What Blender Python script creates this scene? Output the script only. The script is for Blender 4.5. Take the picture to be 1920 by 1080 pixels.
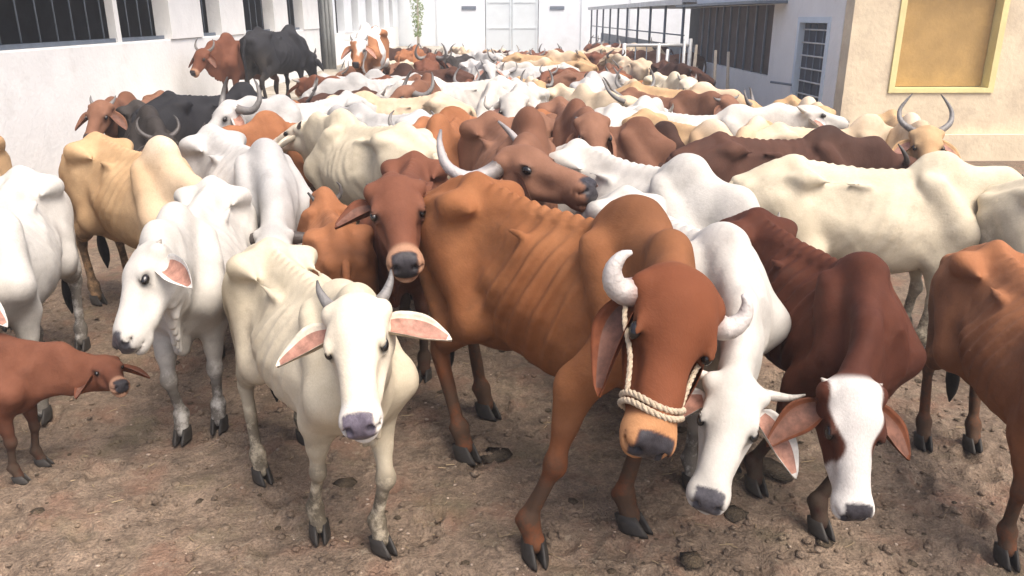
import bpy, math, random
import numpy as np
from mathutils import Vector, Matrix

# ------------------------------------------------------------------ camera, sky, sun, exposure
scene = bpy.context.scene
for o in list(bpy.data.objects): bpy.data.objects.remove(o)
col = scene.collection
R = math.radians
CAM_H, PITCH, FPX, YAW = 2.1, R(18.9), 1491.0, R(-1.1)
cam_data = bpy.data.cameras.new('camera'); cam = bpy.data.objects.new('camera', cam_data); col.objects.link(cam)
cam_data.sensor_width = 36.0; cam_data.lens = FPX / 1920 * 36
cam_data.clip_start = .05; cam_data.clip_end = 500
cam.location = (0, 0, CAM_H); cam.rotation_euler = (R(90) - PITCH, 0, YAW)
scene.camera = cam
SUN_EL, SUN_AZ = R(60), R(136)           # azimuth of the sun, clockwise from +Y
world = bpy.data.worlds.new('World'); scene.world = world; world.use_nodes = True
wn = world.node_tree.nodes; wl = world.node_tree.links
bg = wn['Background']; sky = wn.new('ShaderNodeTexSky'); sky.sky_type = 'NISHITA'; sky.sun_disc = False
sky.sun_elevation = SUN_EL; sky.sun_rotation = SUN_AZ; sky.dust_density = 6.0; sky.air_density = .7; sky.ozone_density = 0
wl.new(sky.outputs[0], bg.inputs[0]); bg.inputs[1].default_value = .15
sun_data = bpy.data.lights.new('sun', 'SUN'); sun_data.energy = 1.35; sun_data.angle = R(40); sun_data.color = (1, .96, .9)
sun = bpy.data.objects.new('sun', sun_data); col.objects.link(sun)
sd = Vector((math.sin(SUN_AZ) * math.cos(SUN_EL), math.cos(SUN_AZ) * math.cos(SUN_EL), math.sin(SUN_EL)))
sun.rotation_euler = sd.to_track_quat('Z', 'Y').to_euler(); sun.location = (0, -5, 20)
scene.view_settings.view_transform = 'Standard'; scene.view_settings.look = 'None'
scene.view_settings.gamma = 1; scene.view_settings.exposure = 1.05
scene.render.engine = 'CYCLES'

rnd = random.Random(7)
# ------------------------------------------------------------------ pixel helpers (photo pixels of 1920 x 1080)
_c, _s, _cy, _sy = math.cos(PITCH), math.sin(PITCH), math.cos(YAW), math.sin(YAW)
def ray(px, py):
    a, b = (px - 960) / FPX, (540 - py) / FPX
    dx, dy, dz = a, _c + b * _s, -_s + b * _c
    return Vector((dx * _cy - dy * _sy, dx * _sy + dy * _cy, dz))
def ground_at(px, py, z=0.0):
    d = ray(px, py); return Vector((0, 0, CAM_H)) + d * ((z - CAM_H) / d.z)
def ray_sphere(px, py, centre, r, near=True):
    d = ray(px, py).normalized(); oc = Vector((0, 0, CAM_H)) - centre
    b = oc.dot(d); q = b * b - (oc.dot(oc) - r * r)
    t = -b if q <= 0 else (-b - math.sqrt(q) if near else -b + math.sqrt(q))
    return Vector((0, 0, CAM_H)) + d * t
def project(P):
    x, y, z = P[0], P[1], P[2] - CAM_H
    X = x * _cy + y * _sy; Y = -x * _sy + y * _cy
    dep = Y * _c - z * _s
    return 960 + FPX * X / dep, 540 - FPX * (Y * _s + z * _c) / dep

# ------------------------------------------------------------------ node helpers
def new_mat(name):
    m = bpy.data.materials.new(name); m.use_nodes = True
    nt = m.node_tree; return m, nt, nt.nodes['Principled BSDF']
def N(nt, t, **kw):
    n = nt.nodes.new(t)
    for k, v in kw.items():
        if k.startswith('i_'): n.inputs[k[2:]].default_value = v
        else: setattr(n, k, v)
    return n
def rgb(c): return (c[0], c[1], c[2], 1)
def mix(nt, fac, a, b, blend='MIX'):
    n = nt.nodes.new('ShaderNodeMix'); n.data_type = 'RGBA'; n.blend_type = blend
    for i, v in ((0, fac), (6, a), (7, b)):
        if hasattr(v, 'links'): nt.links.new(v, n.inputs[i])
        else: n.inputs[i].default_value = v if i == 0 else rgb(v)
    return n.outputs[2]
def math_n(nt, op, a, b=None, clamp=False):
    n = nt.nodes.new('ShaderNodeMath'); n.operation = op; n.use_clamp = clamp
    for i, v in enumerate((a, b)):
        if v is None: continue
        if hasattr(v, 'links'): nt.links.new(v, n.inputs[i])
        else: n.inputs[i].default_value = v
    return n.outputs[0]
def noise(nt, scale, detail=4, rough=.55, vec=None, lo=.35, hi=.65, dist=0):
    n = N(nt, 'ShaderNodeTexNoise'); n.inputs['Scale'].default_value = scale; n.inputs['Detail'].default_value = detail
    n.inputs['Roughness'].default_value = rough; n.inputs['Distortion'].default_value = dist
    if vec is not None: nt.links.new(vec, n.inputs['Vector'])
    m = N(nt, 'ShaderNodeMapRange'); m.inputs[1].default_value = lo; m.inputs[2].default_value = hi
    nt.links.new(n.outputs[0], m.inputs[0]); return m.outputs[0]
def obj_coord(nt, scale=None):
    t = N(nt, 'ShaderNodeTexCoord')
    if scale is None: return t.outputs['Object']
    m = N(nt, 'ShaderNodeMapping'); m.inputs['Scale'].default_value = scale
    nt.links.new(t.outputs['Object'], m.inputs[0]); return m.outputs[0]
def bump(nt, bsdf, h, strength, dist):
    b = N(nt, 'ShaderNodeBump'); b.inputs['Strength'].default_value = strength; b.inputs['Distance'].default_value = dist
    nt.links.new(h, b.inputs['Height']); nt.links.new(b.outputs[0], bsdf.inputs['Normal'])
def plain_mat(name, c, rough=.7, var=.15, scale=6.0, bump_s=.15, dirt=None, metal=0):
    m, nt, b = new_mat(name); v = obj_coord(nt)
    n1 = noise(nt, scale, 5, .6, v); n2 = noise(nt, scale * 7, 3, .6, v)
    cc = mix(nt, n1, [x * (1 - var) for x in c], [min(1, x * (1 + var)) for x in c])
    cc = mix(nt, math_n(nt, 'MULTIPLY', n2, .35), cc, [x * (1 - 1.2 * var) for x in c])
    if dirt:
        d = noise(nt, dirt[1], 6, .65, v, dirt[2], dirt[3]); cc = mix(nt, math_n(nt, 'MULTIPLY', d, dirt[4]), cc, dirt[0])
    nt.links.new(cc, b.inputs['Base Color']); b.inputs['Roughness'].default_value = rough; b.inputs['Metallic'].default_value = metal
    b.inputs['Specular IOR Level'].default_value = .3
    bump(nt, b, n2, bump_s, .01); return m

# ------------------------------------------------------------------ object helpers
def link(o, parent=None):
    col.objects.link(o)
    if parent is not None: o.parent = parent
    return o
def mesh_obj(name, verts, faces, mats, parent=None, smooth=False, mesh_name=None):
    me = bpy.data.meshes.new(mesh_name or name); me.from_pydata(verts, [], faces); me.update()
    for m in (mats if isinstance(mats, (list, tuple)) else [mats]): me.materials.append(m)
    if smooth: me.polygons.foreach_set('use_smooth', np.ones(len(me.polygons), bool))
    return link(bpy.data.objects.new(name, me), parent)
def tag(o, label=None, cat=None, group=None, kind=None):
    for k, v in (('label', label), ('category', cat), ('group', group), ('kind', kind)):
        if v: o[k] = v
    return o
def empty(name, loc=(0, 0, 0), rz=0, s=1):
    o = bpy.data.objects.new(name, None); o.empty_display_size = .2; o.location = loc; o.rotation_euler = (0, 0, rz); o.scale = (s, s, s)
    return link(o)

# ------------------------------------------------------------------ implicit surfaces
class Field:
    def __init__(self, lo, hi, h):
        self.lo = np.array(lo, np.float32); self.h = h
        self.n = (np.ceil((np.array(hi) - self.lo) / h).astype(int) + 1)
        self.D = np.full(self.n, 1.0, np.float32)
        self.ax = [self.lo[i] + h * np.arange(self.n[i], dtype=np.float32) for i in range(3)]
    def sub(self, lo, hi):
        a = [int(max(0, math.floor((lo[i] - self.lo[i]) / self.h))) for i in range(3)]
        b = [int(min(self.n[i], math.ceil((hi[i] - self.lo[i]) / self.h) + 1)) for i in range(3)]
        if any(b[i] <= a[i] for i in range(3)): return None
        sl = tuple(slice(a[i], b[i]) for i in range(3))
        X = self.ax[0][sl[0]][:, None, None]; Y = self.ax[1][sl[1]][None, :, None]; Z = self.ax[2][sl[2]][None, None, :]
        return sl, X, Y, Z
    def add(self, sl, d, k):
        a = self.D[sl]; h = np.maximum(k - np.abs(a - d), 0) / k
        self.D[sl] = np.minimum(a, d) - h * h * (k * .25)
    def cut(self, sl, d, k):
        a = self.D[sl]; d = -d; h = np.maximum(k - np.abs(a - d), 0) / k
        self.D[sl] = np.maximum(a, d) + h * h * (k * .25)
    def cone(self, a, b, ra, rb, k=.04, n=None, sq=1.0):
        a = np.array(a, float); b = np.array(b, float); p = max(ra, rb) + k + .03
        s = self.sub(np.minimum(a, b) - p, np.maximum(a, b) + p)
        if s is None: return
        sl, X, Y, Z = s; ba = b - a; L = max(ba @ ba, 1e-9)
        X = X - a[0]; Y = Y - a[1]; Z = Z - a[2]
        t = np.clip((X * ba[0] + Y * ba[1] + Z * ba[2]) / L, 0, 1).astype(np.float32)
        qx = X - t * ba[0]; qy = Y - t * ba[1]; qz = Z - t * ba[2]; q = qx * qx + qy * qy + qz * qz
        if n is not None: q = q + (sq * sq - 1) * (qx * n[0] + qy * n[1] + qz * n[2]) ** 2
        self.add(sl, (np.sqrt(q) - (ra + (rb - ra) * t)).astype(np.float32), k)
    def ell(self, c, r, k=.05, M=None, cut=False):
        c = np.array(c, float); p = (max(r) if M is not None else np.array(r)) + k + .03
        s = self.sub(c - p, c + p)
        if s is None: return
        sl, X, Y, Z = s; X = X - c[0]; Y = Y - c[1]; Z = Z - c[2]
        if M is not None: X, Y, Z = (M[i][0] * X + M[i][1] * Y + M[i][2] * Z for i in range(3))
        k0 = np.sqrt((X / r[0]) ** 2 + (Y / r[1]) ** 2 + (Z / r[2]) ** 2)
        k1 = np.sqrt((X / r[0] ** 2) ** 2 + (Y / r[1] ** 2) ** 2 + (Z / r[2] ** 2) ** 2)
        d = (k0 * (k0 - 1) / np.maximum(k1, 1e-6)).astype(np.float32)
        (self.cut if cut else self.add)(sl, d, k)
    def mesh(self):
        D = self.D; S = D < 0; n = D.shape
        cnt = np.zeros([x - 1 for x in n], np.int8)
        cor = [(i, j, k) for i in (0, 1) for j in (0, 1) for k in (0, 1)]
        for i, j, k in cor: cnt += S[i:n[0] - 1 + i, j:n[1] - 1 + j, k:n[2] - 1 + k]
        idx = np.argwhere((cnt > 0) & (cnt < 8))
        acc = np.zeros((len(idx), 3)); num = np.zeros(len(idx))
        val = {c: D[idx[:, 0] + c[0], idx[:, 1] + c[1], idx[:, 2] + c[2]] for c in cor}
        for a in cor:
            for ax in range(3):
                if a[ax]: continue
                b = list(a); b[ax] = 1; b = tuple(b); da, db = val[a], val[b]
                m = (da < 0) != (db < 0); t = np.where(m, da / np.where(m, da - db, 1), 0)
                pos = np.array(a)[None, :] + t[:, None] * (np.array(b) - np.array(a))[None, :]
                acc += pos * m[:, None]; num += m
        V = self.lo + self.h * (idx + acc / num[:, None])
        vid = np.full(cnt.shape, -1, np.int32); vid[idx[:, 0], idx[:, 1], idx[:, 2]] = np.arange(len(idx))
        Fs = []
        for ax in range(3):
            s0 = [slice(None)] * 3; s1 = [slice(None)] * 3; s0[ax] = slice(0, -1); s1[ax] = slice(1, None)
            A, B = S[tuple(s0)], S[tuple(s1)]; e = np.argwhere(A != B); flip = A[e[:, 0], e[:, 1], e[:, 2]]
            u, v = (ax + 1) % 3, (ax + 2) % 3
            ok = (e[:, u] > 0) & (e[:, v] > 0) & (e[:, u] < n[u] - 1) & (e[:, v] < n[v] - 1); e = e[ok]; flip = flip[ok]
            def g(du, dv):
                q = e.copy(); q[:, u] -= du; q[:, v] -= dv; return vid[q[:, 0], q[:, 1], q[:, 2]]
            q = np.stack([g(1, 1), g(0, 1), g(0, 0), g(1, 0)], 1)
            q[~flip] = q[~flip][:, ::-1]; Fs.append(q)
        return V, np.concatenate(Fs)

# ------------------------------------------------------------------ the cow
# cow frame: x forward, y left, z up, origin on the ground under the middle of the trunk, back about 1.25 m high
ST = np.array([  # x, top, bottom, half width, height of widest, top exponent
 (-.86, 1.04, 1.00, .03, 1.02, 2.0), (-.82, 1.12, .90, .085, 1.03, 1.8), (-.74, 1.19, .82, .145, 1.04, 1.5), (-.62, 1.255, .76, .185, 1.05, 1.35),
 (-.48, 1.285, .70, .20, 1.05, 1.3), (-.32, 1.262, .62, .205, .97, 1.28), (-.12, 1.235, .55, .258, .87, 1.42),
 (.08, 1.222, .53, .275, .84, 1.5), (.26, 1.225, .54, .252, .85, 1.42), (.42, 1.24, .57, .215, .88, 1.4), (.54, 1.20, .60, .17, .90, 1.5),
 (.64, 1.12, .66, .115, .90, 1.8), (.70, 1.02, .78, .05, .90, 2.0)])
_xs = np.linspace(-.88, .72, 321)
def _smooth(col_):
    y = np.interp(_xs, ST[:, 0], ST[:, col_]); k = np.hanning(25); k /= k.sum()
    return np.convolve(np.pad(y, 12, 'edge'), k, 'valid')
_TAB = [_smooth(i) for i in range(1, 6)]
def head_axes(P, M, face=None):
    u = (M - P).normalized(); f = Vector((u.x, u.y, 0))
    if face is not None: f = Vector((math.cos(face), math.sin(face), 0))
    f.normalize(); w = -u.dot(Vector((0, 0, 1))) * f + u.dot(f) * Vector((0, 0, 1)); w = (w - u * w.dot(u)).normalized()
    return u, w.cross(u).normalized(), w          # muzzle-ward, the cow's left, out of the forehead
def build_body(p, cell):
    """p: feet {fl,fr,hl,hr}->(x,y), poll, muzzle (Vectors), face, hs, hump, ribs, dewlap, thin, wide"""
    f = Field((-1.05, -.55, .02), (2.1, .55, 1.75), cell)
    P, M = p['poll'], p['muzzle']; u, v, w = head_axes(P, M, p.get('face')); hs = p['hs']
    lo = np.minimum((-.98, -.42, .02), np.array([min(P[i], M[i]) - .2 for i in range(3)])); lo[2] = .02
    hi = np.maximum((.80, .42, 1.52), np.array([max(P[i], M[i]) + .2 for i in range(3)]))
    for q in p['feet'].values():
        lo[:2] = np.minimum(lo[:2], np.array(q) - .12); hi[:2] = np.maximum(hi[:2], np.array(q) + .12)
    f = Field(lo, hi, cell)
    # trunk
    wd = p.get('wide', 1.0); bl = p.get('belly', 0.0)
    sl, X, Y, Z = f.sub((-.95, -.45, .4), (.8, .45, 1.4))
    top, bot, hw, zc, pe = (np.interp(X, _xs, t).astype(np.float32) for t in _TAB)
    bot = bot - bl * np.exp(-((X + .1) / .3) ** 2); hw = hw * wd
    up = Z > zc; vv = np.where(up, (Z - zc) / (top - zc), (zc - Z) / (zc - bot)); ex = np.where(up, pe, 2.1)
    q = (np.abs(Y) / hw) ** ex + np.maximum(vv, 0) ** ex
    d = (q ** (1 / ex) - 1) * np.minimum(hw, np.where(up, top - zc, zc - bot))
    d = np.maximum(np.maximum(d, -.85 - X), X - .695)
    s = X - .50 * Z - .03 * np.abs(Y) + .012 * np.sin(9 * X + 5 * Z); ra = p.get('ribs', .016)
    mk = np.exp(-((X - .0 - .28 * (Z - .9)) / .30) ** 4) * np.exp(-((Z - .90) / .25) ** 4) * (np.abs(Y) > .05)
    d = d - ra * mk * ((.5 + .5 * np.cos(2 * math.pi * s / p.get('ribw', .092))) ** 1.5 - .5)
    d = d + .012 * p.get('thin', 1) * np.exp(-((X - .02) / .5) ** 4) * np.exp(-((Z - 1.15) / .045) ** 2)   # groove beside the spine
    d = d - .004 * np.cos(2 * math.pi * X / .062) * np.exp(-(Y / .03) ** 2) * (Z > 1.15) * (X < .3)
    f.add(sl, d.astype(np.float32), .01)
    th = p.get('thin', 1.0)
    for sd_ in (-1, 1):
        f.cone((-.50, 0, 1.235), (-.455, .18 * sd_ * wd, 1.185), .05, .035, .07)         # hook bones
        f.ell((-.47, .178 * sd_ * wd, 1.17), (.11, .042, .045), .10)
        f.cone((-.47, .165 * sd_, 1.16), (-.80, .10 * sd_, 1.09), .045, .04, .07)         # hook to pin
        f.cone((-.40, .165 * sd_, 1.165), (-.05, .15 * sd_, 1.13), .022, .012, .06)       # edge of the loin
        f.cone((.335, .128 * sd_ * wd, 1.12), (.50, .185 * sd_ * wd, .88), .020, .026, .04)         # spine of the shoulder blade
        f.ell((-.80, .092 * sd_, 1.085), (.045, .032, .04), .06)
        f.ell((-.27, .285 * sd_ * wd, 1.07), (.15, .092 * th, .12), .12, cut=True)       # hollow flank
        f.ell((-.64, .235 * sd_, 1.13), (.09, .06 * th, .06), .07, cut=True)
        f.cone((.36, .135 * sd_ * wd, 1.14), (.56, .165 * sd_ * wd, .84), .055, .088, .08)          # shoulder blade
        f.cone((.30, .12 * sd_, 1.17), (.46, .155 * sd_, .9), .03, .05, .05)
    f.cone((-.84, 0, 1.12), (-.6, 0, 1.2), .05, .05, .06)                               # tail head
    hm = p.get('hump', 1.0)
    if hm > 0:
        f.ell((.40, 0, 1.215 + .04 * hm), (.16 * (.7 + .3 * hm), .095 * (.8 + .2 * hm), .07 + .075 * hm), .09, M=[[.96, 0, .26], [0, 1, 0], [-.26, 0, .96]])
    # legs
    ft = p['feet']
    for nm, sd_ in (('fl', 1), ('fr', -1)):
        fx, fy = ft[nm]; dx, dy = fx - .46, fy - .15 * sd_
        F_ = Vector((fx, fy, .055)); fet = Vector((fx - .035, fy, .135))
        es = p.get('esh', .38); E = Vector((.43 + es * .8 * dx, .155 * sd_ + es * dy, .665)); K = E.lerp(fet, .54) + Vector((.03 + (.05 if dx > .1 else 0), 0, 0))
        f.cone((.56 + .10 * dx, .155 * sd_ * wd + es * .4 * dy, .84), E, .10, .082, .08)
        f.cone(E, K, .066, .038, .05, n=(0, 1, 0), sq=1.12); f.cone(E.lerp(K, .1), E.lerp(K, .5), .060, .043, .05)
        f.ell(K + Vector((.006, 0, .0)), (.043, .042, .052), .025)
        f.cone(K, fet, .030, .026, .03); f.cone(K - Vector((.022, 0, .05)), fet - Vector((.02, 0, -.02)), .016, .02, .02)
        f.ell(fet, (.040, .040, .042), .025); f.ell(fet - Vector((.04, 0, .01)), (.018, .03, .02), .02); f.cone(fet, F_, .034, .042, .03)
    for nm, sd_ in (('hl', 1), ('hr', -1)):
        fx, fy = ft[nm]; dx, dy = fx + .62, fy - .15 * sd_
        F_ = Vector((fx, fy, .055)); fet = Vector((fx - .035, fy, .135))
        hip = Vector((-.58, .12 * sd_ * wd, 1.0)); sti = Vector((-.40 + .25 * dx, .165 * sd_ * wd + .25 * dy, .70))
        hock = Vector((-.735 + .62 * dx, .145 * sd_ + .6 * dy, .475))
        f.ell((-.60, .115 * sd_ * wd * wd, .93), (.18, .088 * wd, .24), .08); f.cone(hip, sti, .12, .105, .08, n=(0, 1, 0), sq=1.15)
        f.cone((-.74, .11 * sd_ * wd, .98), hock.lerp(sti, .45) - Vector((.06, 0, 0)), .075, .06, .07)
        f.cone(sti, hock.lerp(sti, .2), .09, .043, .07, n=(0, 1, 0), sq=1.2); f.cone(hock.lerp(sti, .5) - Vector((.07, 0, .0)), hock + Vector((-.035, 0, .035)), .03, .022, .04)
        f.ell(hock, (.048, .039, .06), .025); f.cone(hock, fet, .031, .027, .03)
        f.cone(hock - Vector((.03, 0, .03)), fet - Vector((.02, 0, -.02)), .018, .02, .02)
        f.ell(fet, (.041, .041, .043), .025); f.ell(fet - Vector((.04, 0, .01)), (.018, .03, .02), .02); f.cone(fet, F_, .034, .042, .03)
    if p.get('udder', True):
        f.ell((-.36, 0, .60), (.15, .11, .09), .08)
    # neck
    back = P - w * .075 * hs + u * .035 * hs; thr = P - w * .16 * hs + u * .13 * hs
    T0, B0 = Vector((.42, 0, 1.13)), Vector((.56, 0, .84))
    dirx = (back - T0); bend = p.get('bend', .06)
    nn = Vector((0, 1, 0)); hd = Vector((dirx.x, dirx.y, 0))
    if hd.length > .05: nn = Vector((-hd.y, hd.x, 0)).normalized()
    nn = (nn + v * .6).normalized()
    Tm = T0.lerp(back, .5) + Vector((.07, 0, bend)); Bm = B0.lerp(thr, .5) + Vector((.05, 0, bend * .4))
    for a_, m_, b_, r0, r1, r2, sq in ((T0, Tm, back, .135, .105, .082 * hs, 1.35), (T0.lerp(B0, .5), Tm.lerp(Bm, .5), back.lerp(thr, .5), .16, .125, .095 * hs, 1.35), (B0, Bm, thr, .145, .105, .075 * hs, 1.45)):
        nk = p.get('neck', .92); f.cone(a_, m_, r0 * (nk + 1) / 2, r1 * nk, .08, n=nn, sq=sq); f.cone(m_, b_, r1 * nk, r2 * (nk + 1) / 2, .08, n=nn, sq=sq)
    dw = p.get('dewlap', 1.0)
    if dw > 0:
        path = [thr - Vector((0, 0, .02)), Bm - Vector((0, 0, .06)), B0 + Vector((.06, 0, -.10)), Vector((.50, 0, .60))]
        pts = []
        for i in range(3):
            for t in np.linspace(0, 1, 5)[:-1 if i < 2 else None]: pts.append(path[i].lerp(path[i + 1], t))
        for i, q_ in enumerate(pts):
            t = i / (len(pts) - 1); dep = dw * (.05 + .13 * math.sin(math.pi * min(1, t * 1.05)) ** .8)
            wob = .012 * math.sin(i * 2.1)
            f.cone(q_, q_ + Vector((.03, wob, -dep)), .045, .02, .05, n=nn, sq=1.6)
    # head
    def H(a, b, c): return P + (u * a + v * b + w * c) * hs
    Mr = [list(u), list(v), list(w)]; dm = p.get('dome', .5); fw = p.get('fw', 1.0)
    E_ = lambda c_, r_, k=.04, cut=False: f.ell(H(*c_), [x * hs for x in r_], k * hs, M=Mr, cut=cut)
    C_ = lambda a_, b_, ra_, rb_, k=.05, sq=1.0: f.cone(H(*a_), H(*b_), ra_ * hs, rb_ * hs, k * hs, n=v, sq=sq)
    E_((.10, 0, -.045 + .012 * dm), (.135, .104 * fw, .075 + .018 * dm), .05)               # forehead
    E_((.02, 0, -.05), (.055, .098 * fw, .058), .05)                                           # poll
    C_((.13, 0, -.055), (.40, 0, -.045), .083, .056, .05, sq=1.0)                            # face
    C_((.16, 0, -.025), (.40, 0, -.018), .058, .043, .04, sq=.95)                            # nose bridge
    for sd_ in (-1, 1):
        C_((.10, .058 * sd_, -.135), (.34, .030 * sd_, -.088), .055, .034, .05)             # jaw
        E_((.10, .062 * sd_, -.13), (.06, .034, .06), .04)
        E_((.148, .080 * sd_ * fw, -.010), (.042, .024, .026), .03); E_((.180, .098 * sd_ * fw, .006), (.032, .013, .009), .014); E_((.195, .094 * sd_ * fw, -.036), (.030, .013, .009), .014)                            # brow
        E_((.455, .036 * sd_, -.028), (.040, .034, .042), .03)                               # nostril wings
        C_((.20, .064 * sd_, -.07), (.30, .05 * sd_, -.05), .025, .018, .04)                 # cheek ridge
        E_((-.0 + p.get('hbu', .03), (.10 * fw) * sd_, -.035), (.035, .03, .035), .035)      # horn root
    E_((.43, 0, -.055), (.062, .066, .060), .04); E_((.445, 0, -.10), (.05, .045, .028), .03)  # muzzle, chin
    E_((.480, 0, -.083), (.05, .062, .005), .008, cut=True)                                    # mouth
    for sd_ in (-1, 1):
        E_((.490, .036 * sd_, -.016), (.024, .013, .016), .010, cut=True)
        E_((.470, .058 * sd_, -.030), (.03, .010, .010), .010, cut=True)
        E_((.188, .112 * sd_ * fw, -.014), (.027, .017, .017), .010, cut=True)
        E_((.285, .088 * sd_, -.055), (.06, .022, .028), .04, cut=True)
    V, Q = f.mesh()
    e1 = V[Q[:, 2]] - V[Q[:, 0]]; e2 = V[Q[:, 3]] - V[Q[:, 1]]; fn = np.cross(e1, e2); nv = np.zeros_like(V)
    for k in range(4): np.add.at(nv, Q[:, k], fn)
    nv /= np.maximum(np.linalg.norm(nv, axis=1)[:, None], 1e-9)
    ph = p.get('seed', 0.0); wob = np.zeros(len(V))
    for fr_, am in ((9, .0028), (17, .0018), (31, .0010)):
        for dv in ((.8, .5, -.3), (-.4, .7, .6), (.3, -.6, .75)): wob += am * np.sin((V @ np.array(dv)) * fr_ + ph + 3 * np.sin((V @ np.array(dv[::-1])) * fr_ * .6 + ph))
    V = V + nv * wob[:, None] * np.clip((V[:, 2:3] - .2) / .3, 0, 1)
    # masks: m1 = nose, points, head, blaze ; m2 = soil, hump and neck, pale ring, eye skin
    hu = (V - np.array(P)) @ np.array(u) / hs; hv = (V - np.array(P)) @ np.array(v) / hs; hw_ = (V - np.array(P)) @ np.array(w) / hs
    ss = lambda x, a, b: np.clip((x - a) / (b - a), 0, 1) ** 2 * (3 - 2 * np.clip((x - a) / (b - a), 0, 1))
    near = (np.abs(hv) < .17) & (hw_ > -.24) & (hw_ < .13)
    nose = ss(hu + .40 * np.maximum(hw_ + .03, 0), .454, .462) * near * ss(hw_, -.072, -.066) * ss(.056 - .30 * np.maximum(-.03 - hw_, 0) - np.abs(hv), .0, .008) * (hu < .6)
    nose = np.maximum(nose, near * (hu < .6) * np.exp(-(((hu - .482) / .022) ** 2 + ((np.abs(hv) - .04) / .018) ** 2 + ((hw_ + .016) / .018) ** 2) ** 2))
    head = near * ss(hu, -.10, .0) * ss(hw_, -.26, -.20) * (hu < .6)
    blaze = near * ss(hu, -.05, -.01) * (hu < .6) * ss(hw_ + .9 * np.maximum(hu - .2, 0), -.07, -.03) * ss(.102 - .052 * np.exp(-((hu - .24) / .075) ** 2) - np.abs(hv), -.004, .010)
    ring = near * ss(hu, .375, .415) * (hu < .6) * (1 - nose)
    eye = near * np.exp(-((((hu - .190) / .040) ** 2 + ((np.abs(hv) - .10 * fw) / .034) ** 2 + ((hw_ + .014) / .030) ** 2)) ** 2)
    x, y, z = V.T; leg = 1 - ss(z, .30, .62)
    soil = np.clip(1.7 - ss(z, .12, .42) * 1.7, 0, 1) + .25 * (1 - ss(z, .3, .6)) + .5 * np.exp(-((z - .40) / .045) ** 2) * (x > 0) + .75 * np.exp(-((x + .72) / .18) ** 2) * ss(1.08 - z, 0, .3) + .25 * np.exp(-((z - .55) / .08) ** 2)
    hump = np.maximum(np.exp(-(((x - .42) / .17) ** 2 + (y / .2) ** 2 + ((z - 1.33) / .12) ** 2)), 0) + .6 * np.exp(-(((x - .72) / .28) ** 2)) * (1 - head)
    leg = leg * (1 - head); soil = np.clip(soil, 0, 1) * (1 - head) * ss(1.15 - z, 0, .2)
    m1 = np.stack([nose, leg, head, blaze], 1); m2 = np.stack([soil, np.clip(hump, 0, 1), ring, eye], 1)
    return V, Q, m1.astype(np.float32), m2.astype(np.float32), (P, u, v, w, hs)
def body_mesh(name, p, cell):
    V, Q, m1, m2, fr = build_body(p, cell)
    me = bpy.data.meshes.new(name)
    me.vertices.add(len(V)); me.vertices.foreach_set('co', V.astype(np.float32).ravel())
    me.loops.add(len(Q) * 4); me.loops.foreach_set('vertex_index', Q.astype(np.int32).ravel())
    me.polygons.add(len(Q)); me.polygons.foreach_set('loop_start', np.arange(0, len(Q) * 4, 4, dtype=np.int32))
    me.update(calc_edges=True); me.polygons.foreach_set('use_smooth', np.ones(len(Q), bool))
    for nm, a in (('m1', m1), ('m2', m2)):
        at = me.attributes.new(nm, 'FLOAT_COLOR', 'POINT'); at.data.foreach_set('color', a.ravel())
    return me, fr

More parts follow.
